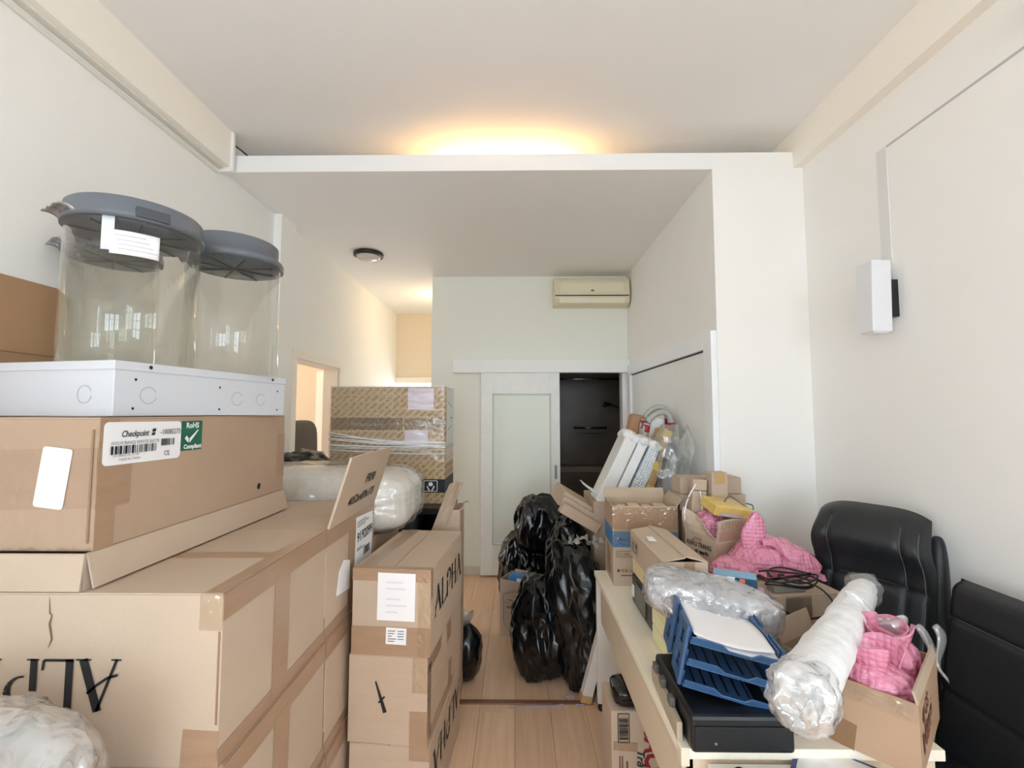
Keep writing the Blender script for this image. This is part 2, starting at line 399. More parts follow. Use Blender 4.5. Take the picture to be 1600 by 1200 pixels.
struct('ceiling', MB().box(-1.95, 1.95, -6.1, 3.4, ZC, 3.4), CEIL, 'flat white main ceiling', 'ceiling')
struct('wall_cove', MB().box(-1.735, 1.9, 3.3, 3.4, ZL, ZC), CEIL, 'white back of the light cove above the ledge')
BEAM = mat('beam_paint', (243, 238, 228), 0.8)
struct('trim_1', MB().box(XL, -1.668, -2.6, 2.50, ZB, ZC), BEAM, 'cream boxed beam along the top of the left wall', 'beam')
struct('trim_2', MB().box(1.61, XR, -2.6, 2.545, ZB, ZC).box(1.61, 1.9, 2.545, 3.3, ZL, ZC), BEAM, 'cream boxed beam along the top of the right wall', 'beam')
struct('trim_3', MB().box(XL, -1.68, 3.10, 3.31, 0, ZA), WALL, 'slim white pilaster on the left wall before the doorway', 'pilaster')
w = MB().box(-0.885, 0.36, 4.6, 4.72, 0, ZA).box(0.36, 1.11, 4.6, 4.72, 2.06, ZA).box(1.11, 1.15, 4.6, 4.72, 0, ZA).box(-0.885, -0.77, 4.72, 6.45, 0, ZA)
struct('wall_back', w, mat('back_wall_paint', (236, 239, 230), 0.85), 'pale greenish white wall with the sliding door')
w = MB().box(-1.87, -1.79, 6.36, 6.46, 0, ZA).box(-1.79, -0.9, 6.36, 6.46, 2.05, ZA).box(-0.9, -0.77, 6.36, 6.46, 0, ZA)
struct('wall_hall', w, HALLW, 'warm lit end wall of the hallway')
w = MB().box(-4.4, -1.87, 5.4, 5.5, 0, 2.9).box(-4.4, -4.3, 2.5, 3.15, 0, 2.9).box(-4.4, -4.3, 4.55, 5.4, 0, 2.9).box(-4.4, -4.3, 3.15, 4.55, 0, 0.65).box(-4.4, -4.3, 3.15, 4.55, 2.35, 2.9).box(-4.3, -1.87, 2.5, 2.6, 0, 2.9).box(-4.4, -1.87, 2.5, 5.5, 2.8, 2.9)
struct('wall_side_room', w, HALLW, 'warm yellow lit walls of the room seen through the left doorway')
SHOW = mat('brown_shower_tile', (112, 98, 86), 0.35, var=0.25, vscale=2.0)
w = MB().box(0.2, 1.5, 6.1, 6.2, 0, 2.5).box(0.1, 0.2, 4.72, 6.2, 0, 2.5).box(1.4, 1.5, 4.72, 6.2, 0, 2.5).box(0.1, 1.5, 4.72, 6.2, 2.4, 2.5)
struct('wall_shower', w, SHOW, 'dark brown tiled walls of the unlit shower room')
# rear wall with three tall windows (behind the photographer, seen only in reflections)
w = MB().box(-1.95, 1.95, -6.1, -6.0, 0, 0.55).box(-1.95, 1.95, -6.1, -6.0, 2.75, 3.4)
for a, b in ((-1.95, -1.48), (-0.62, -0.43), (0.43, 0.62), (1.48, 1.95)): w.box(a, b, -6.1, -6.0, 0.55, 2.75)
struct('wall_rear', w, WALL, 'white wall with three tall windows')
for k, wx in enumerate((-1.05, 0.0, 1.05)):
    f = MB()
    for a, b in ((-0.43, -0.38), (0.38, 0.43), (-0.02, 0.02)): f.box(wx + a, wx + b, -6.08, -6.02, 0.55, 2.75)
    for z in (0.55, 1.25, 1.95, 2.70): f.box(wx - 0.43, wx + 0.43, -6.07, -6.03, z, z + 0.05)
    tag(f.build('window_%d' % (k + 1), TRIM), 'white framed tall window with glazing bars', 'window', None, 'structure')
for k, wx in enumerate((-1.80, 1.80)):  # unseen side windows, added to spread light onto the opposite walls
    f = MB()
    for y in (-2.1, -1.47, -0.85): f.box(wx - 0.03, wx + 0.03, y, y + 0.05, 0.65, 2.65)
    for z in (0.65, 1.30, 1.95, 2.60): f.box(wx - 0.02, wx + 0.02, -2.1, -0.8, z, z + 0.05)
    tag(f.build('window_%d' % (k + 4), TRIM), ('left', 'right')[k] + ' side window with white glazing bars, unseen, added to light the side walls', 'window', None, 'structure')
# skirting, door casings
BASE = mat('skirting_paint', (214, 210, 198), 0.5)
struct('baseboard_back', MB().box(-0.885, 0.36, 4.588, 4.6, 0, 0.085), BASE, 'low cream skirting along the back wall', 'baseboard', bevel=0.002)
struct('baseboard_right', MB().box(1.14, XR, 2.533, 2.545, 0, 0.085), BASE, 'low cream skirting under the white wall block', 'baseboard', bevel=0.002)
CAS = mat('casing_paint', (240, 234, 222), 0.5)
d = struct('door_1', MB().box(-1.745, -1.715, 3.39, 3.46, 0, 2.12).box(-1.745, -1.715, 4.31, 4.38, 0, 2.12).box(-1.745, -1.715, 3.46, 4.31, 2.05, 2.12)
           .box(-1.87, -1.735, 3.46, 3.475, 0, 2.05).box(-1.87, -1.735, 4.295, 4.31, 0, 2.05).box(-1.87, -1.735, 3.475, 4.295, 2.035, 2.05), CAS, 'white casing of the open doorway in the left wall', 'door')
struct('door_2', MB().box(-1.79, -1.77, 6.335, 6.46, 0, 2.12).box(-1.77, -0.9, 6.335, 6.46, 2.04, 2.12).box(-0.92, -0.9, 6.335, 6.46, 0, 2.04), CAS, 'cream casing of the bright doorway at the end of the hall', 'door')
struct('door_3', MB().box(-2.42, -2.34, 5.36, 5.4, 0, 2.12).box(-2.34, -1.9, 5.385, 5.4, 0, 2.05).box(-2.34, -1.9, 5.36, 5.4, 2.05, 2.12), mat('side_door_paint', (250, 246, 236), 0.45), 'white framed door in the side room seen through the doorway', 'door')
# wide white panel door in the alcove's right side
FRM = mat('panel_frame_white', (240, 243, 246), 0.4)
d4 = struct('door_4', MB().box(1.105, 1.14, 2.548, 2.66, 0, 2.09).box(1.105, 1.14, 2.66, 4.40, 1.995, 2.09).box(1.105, 1.14, 4.40, 4.49, 0, 2.09), FRM, 'wide white framed panel door in the right side of the alcove', 'door', bevel=0.003)
PNL = mat('panel_white', (238, 241, 239), 0.5)
for a, b in ((2.662, 3.24), (3.243, 3.82), (3.823, 4.398)): MB().box(1.128, 1.14, a, b, 0.02, 1.985).build('door_panel', PNL, d4, bevel=0.0015)
MB().box(1.127, 1.139, 2.66, 4.40, 1.986, 1.995).build('shadow_gap', BLACKP, d4)
# sliding door
DW = mat('sliding_door_white', (242, 245, 243), 0.5, var=0.03, vscale=14)
s = MB(); s.box(-0.365, -0.235, 4.525, 4.565, 0.02, 2.04).box(0.325, 0.43, 4.525, 4.565, 0.02, 2.04).box(-0.235, 0.325, 4.525, 4.565, 1.80, 2.04).box(-0.235, 0.325, 4.525, 4.565, 0.02, 0.33)
sd = tag(s.build('door_5', DW, None, bevel=0.003), 'white sliding door with a frosted glass panel on the back wall', 'door', None, 'structure')
MB().box(-0.235, 0.325, 4.542, 4.552, 0.33, 1.80).build('frosted_pane', mat('frosted_glass', (240, 248, 240), 0.5, spec=0.25), sd)
b = MB()
for a in ((-0.25, -0.235, 0.315, 1.815), (0.325, 0.34, 0.315, 1.815)): b.box(a[0], a[1], 4.518, 4.53, a[2], a[3])
b.box(-0.25, 0.34, 4.518, 4.53, 1.80, 1.815).box(-0.25, 0.34, 4.518, 4.53, 0.315, 0.33)
b.build('pane_bead', mat('bead', (206, 209, 203), 0.5), sd, bevel=0.003)
h = MB().box(0.372, 0.40, 4.519, 4.528, 0.96, 1.10).build('finger_pull', mat('pull_metal', (176, 186, 184), 0.3, metal=0.7), sd, bevel=0.003)
MB().box(0.378, 0.394, 4.517, 4.521, 0.97, 1.09).build('recess', mat('pull_recess', (140, 150, 148), 0.4), h)
struct('trim_4', MB().box(-0.65, 1.135, 4.49, 4.6, 2.025, 2.16), mat('pelmet_white', (240, 242, 241), 0.4), 'white pelmet box covering the sliding door track', 'pelmet', bevel=0.003)
struct('trim_5', MB().box(1.075, 1.11, 4.585, 4.72, 0, 2.06).box(1.11, 1.138, 4.57, 4.6, 0, 2.03), TRIM, 'white door jamb beside the dark shower opening', 'jamb', bevel=0.002)
struct('trim_6', MB().box(-0.75, 0.42, 2.60, 2.635, 0, 0.007), mat('threshold_brown', (128, 92, 68), 0.45), 'narrow brown threshold strip across the laminate floor', 'threshold', bevel=0.002)
# left cable trunking and beam end plate
struct('trim_7', MB().box(XL, -1.722, -2.4, 2.49, 3.0, 3.018).box(XL, -1.70, -2.4, 2.49, 3.034, ZB), mat('trunking_white', (226, 224, 216), 0.5), 'thin white cable trunking under the left beam', 'trunking', bevel=0.002)
struct('trim_9', MB().box(XR - 0.003, XR + 0.002, 1.966, 2.022, 2.28, 2.82), mat('reveal_shade_grey', (222, 223, 221), 0.7), 'pale grey strip above the wall lamp, painted shade of a recess edge', 'shade strip')  # flush strip, shade of the recess side face put into its colour
struct('trim_10', MB().box(XR - 0.0012, XR + 0.002, -2.4, 1.966, 2.812, 2.822), mat('groove_shade_grey', (186, 187, 184), 0.8), 'thin grey strip high along the right wall, painted shade of a groove', 'groove')  # slightly proud strip, the shadow line is painted in its grey
struct('trim_8', MB().box(XL, -1.655, 2.50, 2.522, 3.02, 3.27 - 0.012), mat('plate_white', (240, 239, 235), 0.5), 'white end plate closing the left beam by the ledge', 'plate', bevel=0.003)
tag(MB().tube(curve_pts([(-1.66, 2.53, 3.19), (-1.63, 2.56, 3.17), (-1.60, 2.6, 3.145)]), 0.005).build('cable', BLACKP, smooth=True), 'short black cable end poking out above the ledge by the left beam', 'cable')

# ------------------------------------------------------------------ lamps of the place
def bulb(name, loc, power, col, r=0.05):
    l = bpy.data.lights.new(name, 'POINT'); l.energy = power; l.color = col; l.shadow_soft_size = r
    o = bpy.data.objects.new(name, l); COL.objects.link(o); o.location = loc; return o
WARM = (1.0, 0.62, 0.26)
# warm tube hidden behind the ledge
t = thing('cove_light', 'warm tube light lying behind the ledge, glowing up onto the ceiling', 'light', (-0.08, 2.80, ZL))
MB().box(-0.42, 0.42, -0.03, 0.03, 0, 0.02).build('batten', TRIM, t, bevel=0.003)
MB().tube([(-0.40, 0, 0.04), (0.40, 0, 0.04)], 0.013, 12).build('tube', mat('warm_tube', (255, 200, 120), 0.5, emit=(255, 178, 84), estr=9.0), t, smooth=True)
al = area('cove_glow', (-0.08, 2.80, ZL + 0.06), (R(180), 0, 0), 0.8, 0.05, 5.0, (1.0, 0.66, 0.28))
# unlit flush dome on the alcove ceiling
t = thing('ceiling_lamp', 'round flush ceiling lamp with a black rim and milky dome', 'ceiling lamp', (-1.325, 3.90, ZA))
MB().lathe([(0.0, 0), (0.125, 0), (0.13, -0.008), (0.128, -0.028), (0.112, -0.036), (0.104, -0.03), (0.0, -0.03)], 40).build('rim', BLACKP, t, smooth=False)
MB().lathe([(0.106, -0.028), (0.10, -0.046), (0.08, -0.062), (0.045, -0.073), (0.0, -0.076)], 40).build('dome', mat('milky_glass', (208, 200, 190), 0.15, coat=0.5), t, smooth=True)
# hall pendant: a warm bulb around the corner, and one in the side room
t = thing('hall_lamp', 'warm hall ceiling lamp around the corner of the hallway', 'ceiling lamp', (-0.95, 5.3, ZA))
MB().lathe([(0, 0), (0.06, 0), (0.06, -0.03), (0.0, -0.03)], 24).build('base', TRIM, t); MB().lathe([(0.055, -0.03), (0.05, -0.07), (0.0, -0.09)], 24).build('shade', mat('lit_shade', (255, 220, 170), 0.4, emit=(255, 196, 120), estr=3.0), t, smooth=True)
bulb('hall_bulb', (-0.95, 5.3, ZA - 0.20), 4.5, (1.0, 0.66, 0.36), 0.06)
t = thing('room_lamp', 'warm ceiling lamp of the side room', 'ceiling lamp', (-3.0, 4.2, 2.8))
MB().lathe([(0, 0), (0.15, 0), (0.15, -0.03), (0.0, -0.03)], 24).build('base', TRIM, t); MB().lathe([(0.13, -0.03), (0.12, -0.07), (0.0, -0.1)], 24).build('shade', mat('lit_shade', (255, 220, 170)), t, smooth=True)
bulb('room_bulb', (-3.0, 4.2, 2.6), 18, (1.0, 0.80, 0.56), 0.1)
# square white wall sconce
t = thing('wall_sconce', 'white square-section wall lamp on the right wall', 'wall lamp', (1.60, 1.975, 1.97), (0, R(1.5), 0))
MB().box(-0.065, 0.02, -0.045, 0.045, 0, 0.315).build('diffuser', mat('sconce_acrylic', (224, 226, 230), 0.35), t, bevel=0.004)
MB().box(0.02, 0.066, -0.03, 0.03, 0.07, 0.235).build('bracket', BLACKP, t, bevel=0.003)
MB().box(-0.055, 0.01, -0.036, 0.036, -0.004, 0.001).build('bottom_cap', mat('cap_white', (236, 236, 234), 0.4), t, bevel=0.001)
t = thing('wall_bracket', 'small grey box high on the right wall at the frame edge', 'bracket', (1.615, 1.27, 2.86))
MB().box(-0.03, 0.05, -0.12, 0.07, 0, 0.09).build('housing', mat('bracket_grey', (206, 206, 198), 0.5), t, bevel=0.01); MB().box(-0.034, -0.029, -0.10, 0.05, 0.02, 0.07).build('cover', mat('cap_white', (236, 236, 234)), t, bevel=0.002)

# air conditioner
t = thing('air_conditioner', 'yellowed wall air conditioner above the sliding door', 'air conditioner', (0.745, 4.6, 2.70))
ACM = mat('aged_plastic', (222, 214, 186), 0.42, var=0.03, vscale=8)
prof = [(0, 0.0), (-0.15, 0.0), (-0.185, 0.02), (-0.205, 0.06), (-0.21, 0.10), (-0.20, 0.22), (-0.18, 0.262), (-0.15, 0.275), (0, 0.275)]
b = MB(); n = len(prof); b.add([(x, y, z) for x in (-0.375, 0.375) for y, z in prof], [tuple(range(n)), tuple(range(n, 2 * n))] + [(i, (i + 1) % n, n + (i + 1) % n, n + i) for i in range(n)])
b.build('body', ACM, t, bevel=0.004)
ff = Face((-0.375, -0.2115, 0.0), (1, 0, 0), (0, 0.05, 1))
MB().box(-0.315, 0.315, -0.2145, -0.205, 0.105, 0.205, Matrix.Rotation(R(-3), 4, 'X')).build('front_panel', mat('aged_panel', (228, 221, 194), 0.4), t, bevel=0.004)
MB().box(-0.365, 0.365, -0.2125, -0.18, 0.078, 0.088).build('air_slot', BLACKP, t)
MB().box(-0.325, 0.325, -0.206, -0.17, 0.022, 0.073, Matrix.Rotation(R(4), 4, 'X')).build('louvre', mat('louvre_cream', (231, 224, 200), 0.4), t, bevel=0.003)
MB().box(-0.01, 0.02, -0.2155, -0.21, 0.125, 0.14).build('badge', INKG, t)

# shower fittings
CHR = mat('chrome', (150, 146, 140), 0.2, metal=1.0)
t = thing('hand_shower', 'hand shower on a riser in the dark shower room', 'shower', (1.36, 5.75, 1.2))
MB().tube([(0, 0, 0), (0, 0, 0.48)], 0.009).build('riser', CHR, t, smooth=True)
MB().tube(curve_pts([(0, 0, 0.44), (-0.10, 0, 0.50), (-0.20, 0, 0.54)]), [0.010] * 12 + [0.012] * 13).build('handle', CHR, t, smooth=True)
MB().tube([(-0.17, 0, 0.525), (-0.24, 0, 0.53), (-0.25, 0, 0.50)], [0.014, 0.034, 0.036]).build('spray_head', BLACKP, t, smooth=True)
t = thing('glass_shelf', 'glass shelf with a rail on the shower wall', 'shelf', (0.98, 6.08, 1.42))
MB().tube([(-0.2, -0.06, 0), (0.2, -0.06, 0)], 0.012).build('rail', CHR, t, smooth=True)
for x in (-0.2, 0.2): MB().tube([(x, 0.02, 0), (x, -0.07, 0)], 0.018).build('bracket', BLACKP, t, smooth=True)
MB().box(-0.19, 0.19, -0.1, 0.0, -0.075, -0.067).build('glass', clear_mat('shelf_glass', (200, 214, 206), 0.9, 0.05), t)
t = thing('shower_rod', 'thin metal rod across the top of the shower room', 'rod', (0.8, 5.3, 2.02)); MB().tube([(-0.6, 0, 0), (0.6, 0, 0)], 0.011).build('pole', CHR, t, smooth=True)
for x in (-0.597, 0.597): MB().tube([(x, 0, 0), (x * 0.99, 0, 0)], 0.025, 16).build('flange', CHR, t)
t = thing('shower_bench', 'low brown stone ledge at the back of the shower', 'ledge', (0.8, 5.95, 0)); MB().box(-0.59, 0.59, -0.15, 0.14, 0.86, 0.93).build('slab', mat('stone_ledge', (150, 134, 120), 0.4), t, bevel=0.004); MB().box(-0.59, 0.59, -0.12, 0.14, 0, 0.86).build('base', SHOW, t)

# ================================================================== LEFT SIDE: THE WALL OF CARTONS
def big_carton(label, x1, y0, y1, z0, w=0.78, h=0.3965, m=KRAFT2, flap_open=False):
    d = y1 - y0
    if flap_open:
        t, F = carton(label, (x1 - w / 2, (y0 + y1) / 2, z0), (w, d, h), 0, m, seam='x', tape=False, group='large cartons stacked on the left')
    else:
        t, F = carton(label, (x1 - w / 2, (y0 + y1) / 2, z0), (w, d, h), 0, m, seam='x', group='large cartons stacked on the left')
    f = F['right']
    f.rect('tape', d * 0.40, 0.0, d * 0.40 + 0.085, h - 0.045, TAPE, t, h=0.0016, rot=R(-0.6))            # upright strip over the seam
    f.rect('tape', 0.0, h - 0.062, d, h, TAPE, t, h=0.0009, rot=R(0.3)); f.rect('tape', 0.0, 0.0, d, 0.042, TAPE, t, h=0.0009)
    F['top'].rect('tape', w - 0.045, 0, w, d, TAPE, t, h=0.0014)
    F['front'].rect('corner_slit', w - 0.008, 0.098, w - 0.003, h - 0.088, KEDGE, t)
    F['front'].rect('clear_tape', w - 0.055, h - 0.085, w, h, TAPEC, t); F['front'].rect('tape', w - 0.085, 0.0, w, 0.085, TAPE, t, rot=R(-3))
    return t, F
YA0, YA1, YB1 = 1.09, 1.665, 2.215
H3 = 0.3965
tA, FA = big_carton('big carton with upside-down ALPHA print, top of the stack nearest the camera', -0.70, YA0, YA1, 2 * H3)
alpha_print(FA['front'], 0.78 - 0.240, 0.245, 0.118, tA, rot=math.pi, sx=1.05)
b = FA['front']   # torn crease in the front
b.polys('torn_crease', stroke([(0.362, 0.385), (0.365, 0.35), (0.371, 0.345), (0.366, 0.325), (0.374, 0.29), (0.366, 0.27)], [0.001, 0.003, 0.002, 0.005, 0.004, 0.001]), mat('crease_brown', (120, 88, 62), 0.9), tA, h=0.0015)
big_carton('big taped carton in the middle of the stack nearest the camera', -0.692, YA0 + 0.01, YA1 - 0.004, H3)
big_carton('big taped carton at the bottom of the stack nearest the camera', -0.684, YA0 + 0.015, YA1, 0)
tB, FB = big_carton('big carton with an opened upright flap and shipping label', -0.70, YA1 + 0.004, YB1, 2 * H3, flap_open=True)
hB = H3; dB = YB1 - YA1 - 0.004
fl_ = flap(tB, (0.39, -dB / 2 + 0.012, hB), (0.39, dB / 2 - 0.004, hB), (1, 0, 0), (0, 0, 1), 0.275, 17, KRAFT2, 'upright_flap', t=0.009)
ff = Face((0.39 + 0.0055, -dB / 2, hB), (0, 1, 0), (math.sin(R(17)), 0, math.cos(R(17))))
ff.text('printed_text', 'FR90', 0.27, 0.135, 0.058, INK, fl_, shear=0.15, bold=0.001, h=0.001); ff.text('printed_text', '4052x459x175', 0.13, 0.06, 0.052, INK, fl_, shear=0.15, bold=0.001, h=0.001)
f = FB['right']
lb = f.rect('shipping_label', 0.292, 0.125, 0.515, 0.365, PAPER, tB, t=0.002, h=0.001, rot=R(-4))
f.text('printed_text', '9192099', 0.31, 0.262, 0.058, INK, lb, h=0.0045, bold=0.001); f.polys('barcode', bars(0.40, 0.185, 0.085, 0.035, 24, 4), INK, lb, h=0.0045)
f.polys('fine_print', [[(0.31, v), (0.31 + wd, v), (0.31 + wd, v + 0.004), (0.31, v + 0.004)] for v, wd in ((0.345, 0.12), (0.335, 0.15), (0.326, 0.10), (0.232, 0.06), (0.225, 0.10), (0.15, 0.08))], INKG, lb, h=0.0045)
f.poly('torn_label', [(0.10, 0.12), (0.235, 0.10), (0.235, 0.215), (0.17, 0.235), (0.125, 0.205)], PAPER, tB, t=0.002, h=0.001)
lb = f.rect('small_label', 0.43, 0.045, 0.525, 0.125, PAPER, tB, t=0.002, h=0.001); f.polys('fine_print', [[(0.44, v), (0.515, v), (0.515, v + 0.004), (0.44, v + 0.004)] for v in (0.06, 0.072, 0.084, 0.096, 0.108)], INKG, lb, h=0.0045)
big_carton('big taped carton under the carton with the opened flap', -0.692, YA1 + 0.006, YB1 - 0.006, H3)
big_carton('big taped carton on the floor below the opened-flap carton', -0.684, YA1 + 0.008, YB1, 0)

# flat tray carton and the long carton on it
t, F = carton('flat open tray carton under the long labelled carton', (-1.385, 1.565, 3 * H3), (0.67, 0.93, 0.088), 0, KRAFT2, open_top=True)
flap(t, (0.336, -0.46, 0.086), (0.336, 0.462, 0.086), (1, 0, 0), (0, 0, -1), 0.083, 14, KRAFT2, 'slanted_side', t=0.004)
flap(t, (0.336, -0.465, 0.086), (-0.335, -0.465, 0.086), (0, -1, 0), (0, 0, -1), 0.084, 6, KRAFT2, 'front_side', t=0.004)
LC = 0.9
tC, FC = carton('long carton with a white barcode label and green compliance sticker', (-1.385, 1.57, 3 * H3 + 0.0885), (0.67, LC, 0.33), 0, mat('kraft_card_mid', (184, 158, 134), 0.75, var=0.06, vscale=4), seam='y')
f = FC['right']
lb = f.rect('barcode_label', 0.010, 0.205, 0.272, 0.317, PAPER, tC, t=0.0015, h=0.0005, rot=R(-0.5), round=0.013)
f.text('printed_text', 'Checkpoint', 0.058, 0.278, 0.0235, INK, lb, h=0.0045, shear=0.3, bold=0.0004, sx=0.8)
f.polys('logo_mark', [[(0.156, 0.278), (0.168, 0.278), (0.171, 0.286), (0.159, 0.286)], [(0.158, 0.288), (0.170, 0.288), (0.173, 0.297), (0.161, 0.297)]], INK, lb, h=0.0045)
f.text('printed_text', '-10085273', 0.188, 0.279, 0.0215, INK, lb, h=0.0045, sx=0.85)
f.text('printed_text', 'EVOLVE IRANGE REMOTE ELECTR', 0.030, 0.258, 0.0125, INKG, lb, h=0.0045, sx=0.82)
f.polys('barcode', bars(0.030, 0.233, 0.145, 0.022, 62, 11), INK, lb, h=0.0045); f.polys('barcode', bars(0.194, 0.246, 0.05, 0.020, 34, 12), INK, lb, h=0.0045)
f.text('printed_text', 'MADE IN CHINA', 0.055, 0.2155, 0.009, INKG, lb, h=0.0045); f.text('printed_text', 'CE', 0.205, 0.216, 0.020, INK, lb, h=0.0045, sx=0.9)
f.text('printed_text', 'S/N: 0000731021 7L1907', 0.036, 0.2265, 0.008, INKG, lb, h=0.0045)
GRN = mat('label_green', (24, 104, 78), 0.5)
gb = f.rect('green_sticker', 0.275, 0.223, 0.366, 0.316, GRN, tC, t=0.0015, h=0.0005)
f.text('printed_text', 'RoHS', 0.291, 0.294, 0.024, PAPER, gb, h=0.004, bold=0.0008); f.text('printed_text', 'Compliant', 0.283, 0.229, 0.0185, PAPER, gb, h=0.004, bold=0.0008)
f.polys('tick_mark', stroke([(0.290, 0.266), (0.305, 0.252), (0.345, 0.287)], [0.012, 0.012, 0.004]), PAPER, gb, h=0.004)
f.rect('tape', 0.0, 0.0, 0.055, 0.33, TAPE, tC, h=0.0002); f.rect('tape', 0.0, 0.10, 0.10, 0.30, TAPE, tC, h=0.0001, rot=R(-1)); f.rect('tape', LC - 0.06, 0.06, LC, 0.25, TAPE, tC)
f.polys('puncture', [[(0.71 + 0.011 * math.cos(a * 0.7) * (1 + 0.3 * (a % 2)), 0.045 + 0.013 * math.sin(a * 0.7)) for a in range(9)]], INK, tC, h=0.0016)
f = FC['front']
f.rect('tape', 0.2, 0.10, 0.67, 0.25, TAPE, tC, rot=R(1)); f.rect('clear_tape', 0.40, 0.0, 0.67, 0.33, TAPEC, tC, h=0.0015)
f.rect('blank_label', 0.525, 0.105, 0.600, 0.255, PAPER, tC, h=0.003, rot=R(-7), round=0.008); f.rect('corner_slit', 0.655, 0.02, 0.660, 0.30, KEDGE, tC, h=0.003)
FC['top'].rect('clear_tape', 0.52, 0.0, 0.67, 0.18, TAPEC, tC, h=0.0025)

# white enamelled junction box
ZE = 3 * H3 + 0.0885 + 0.3325
EW, ED, EH = 0.56, 0.70, 0.158
ec = Vector((-1.13, 1.24, 0)) + Matrix.Rotation(R(-10), 3, 'Z') @ Vector((-EW / 2, ED / 2, 0))
t = thing('junction_box', 'white enamelled metal junction box under the clear jars', 'metal box', (ec.x, ec.y, ZE), R(-10))
FE = faces(EW, ED, EH)
MB().box(-EW / 2, EW / 2, -ED / 2, ED / 2, 0, EH - 0.022).build('body', STEELW, t, bevel=0.002)
MB().box(-EW / 2 - 0.004, EW / 2 + 0.004, -ED / 2 - 0.004, ED / 2 + 0.004, EH - 0.026, EH).build('cover', STEELW, t, bevel=0.002)
def ring(face, u, v, r, wd, m, parent, name='knockout'):
    face.polys(name, [[(u + (r - wd) * math.cos(R(a)), v + (r - wd) * math.sin(R(a))), (u + r * math.cos(R(a)), v + r * math.sin(R(a))), (u + r * math.cos(R(a + 15)), v + r * math.sin(R(a + 15))), (u + (r - wd) * math.cos(R(a + 15)), v + (r - wd) * math.sin(R(a + 15)))] for a in range(20, 340, 15)], m, parent, h=0.0008)
KO = mat('knockout_edge', (170, 174, 180), 0.4)
for u, r in ((0.10, 0.026), (0.44, 0.026), (0.56, 0.024)): ring(FE['right'], u, 0.062, r, 0.0022, KO, t)
ring(FE['front'], EW - 0.10, 0.062, 0.026, 0.0022, KO, t)
def dot(face, u, v, r, m, parent, name='screw_hole', h=0.001): return face.polys(name, [[(u + r * math.cos(R(a)), v + r * math.sin(R(a))) for a in range(0, 360, 30)]], m, parent, h=h)
for u, v in ((0.06, 0.107), (0.055, 0.022), (0.36, 0.10), (0.36, 0.022), (0.655, 0.10), (0.655, 0.022)): dot(FE['right'], u, v, 0.004, INK, t)
for u in (0.10, 0.62): dot(FE['right'], u, EH - 0.012, 0.006, INK, t, 'cover_screw', h=0.005)

# three clear jars with dark grey lids
JAR = clear_mat('jar_acrylic', (252, 252, 250), 0.25, 0.03)
def jar(label, x, y, r, hb, lidh, tier, latch_a, tabs):
    z = ZE + EH + 0.0005
    t = thing('clear_jar', label, 'jar', (x, y, z), 0, 'clear jars with grey lids on the metal box')
    MB().lathe([(0.0, 0.0), (r * 0.97, 0.0), (r, 0.006), (r, hb), (r - 0.004, hb), (r - 0.004, 0.008), (0.0, 0.006)], 72).build('body', JAR, t, smooth=True)
    L = [(0.0, hb - 0.012), (r * 0.98, hb - 0.012), (r * 1.0, hb - 0.004), (r * 1.05, hb - 0.008), (r * 1.06, hb + 0.012), (r * 1.03, hb + 0.022)]
    L += [(r * 1.02, hb + lidh - 0.006), (r * 0.99, hb + lidh), (r * 0.9, hb + lidh), (r * 0.86, hb + lidh - 0.015), (0, hb + lidh - 0.015)] if not tier else \
         [(r * 0.93, hb + 0.028), (r * 0.93, hb + lidh), (r * 0.90, hb + lidh + 0.004), (0, hb + lidh)]
    b = MB().lathe(L, 72).build('lid', DARKLID, t, smooth=False)
    for p in b.data.polygons: p.use_smooth = True
    for k in range(4):    # moulded ribs under the lid
        a = k * math.pi / 4; M = Matrix.Rotation(a, 4, 'Z')
        MB().box(-r * 0.92, r * 0.92, -0.002, 0.002, hb - 0.017, hb - 0.011, M).build('lid_rib', mat('lid_inside', (70, 74, 80), 0.4), b)
    for a in latch_a:
        M = Matrix.Rotation(R(a), 4, 'Z') @ Matrix.Translation((r * 1.055, 0, hb + 0.02))
        MB().box(-0.012, 0.006, -0.042, 0.042, -0.02, 0.012, M).build('latch', mat('lid_inside', (70, 74, 80)), b, bevel=0.003)
    for a in tabs:
        M = Matrix.Rotation(R(a), 4, 'Z') @ Matrix.Translation((r * 1.04, 0, hb + 0.012)) @ Matrix.Rotation(R(-12), 4, 'Y')
        mb = MB(); mb.grid(6, 10, lambda u, v: M @ Vector((-0.012 + u * 0.042, (v - 0.5) * 0.13, 0.006 * math.sin(u * 3.1) + 0.005 * math.sin(v * 19) - 0.006)))
        mb.build('foil_tab', mat('foil', (190, 193, 198), 0.25, metal=0.7), b, smooth=True, solid=0.002)
    return t, r, hb, z
jx = ec
t, r, hb, z = jar('large clear jar with a handwritten white label, nearest the camera', -1.275, 1.455, 0.178, 0.445, 0.062, False, (-38,), (-118,))
def curved(name, a0, a1, z0, z1, m, parent, rr, tilt=0.0):
    return sheet(name, lambda u, v: (rr * math.cos(R(a0 + (a1 - a0) * u)), rr * math.sin(R(a0 + (a1 - a0) * u)), z0 + (z1 - z0) * v + tilt * u), m, parent, 16, 2, 0.0008)
lb = curved('label', -69, -31, 0.325, 0.398, PAPER, t, r + 0.0012)
for k, zz in enumerate((0.382, 0.368, 0.354, 0.341)): curved('handwriting', -65 + k, -42 + 3 * k, zz, zz + 0.0022, mat('faint_ink', (196, 198, 206), 0.8), lb, r + 0.0025)
curved('tape', -76, -66, 0.335, 0.443, mat('blue_white_tape', (232, 236, 246), 0.3), t, r + 0.0006)
jar('clear jar with a tall stepped grey lid at the right end of the metal box', -1.165, 1.80, 0.172, 0.455, 0.085, True, (-150,), ())
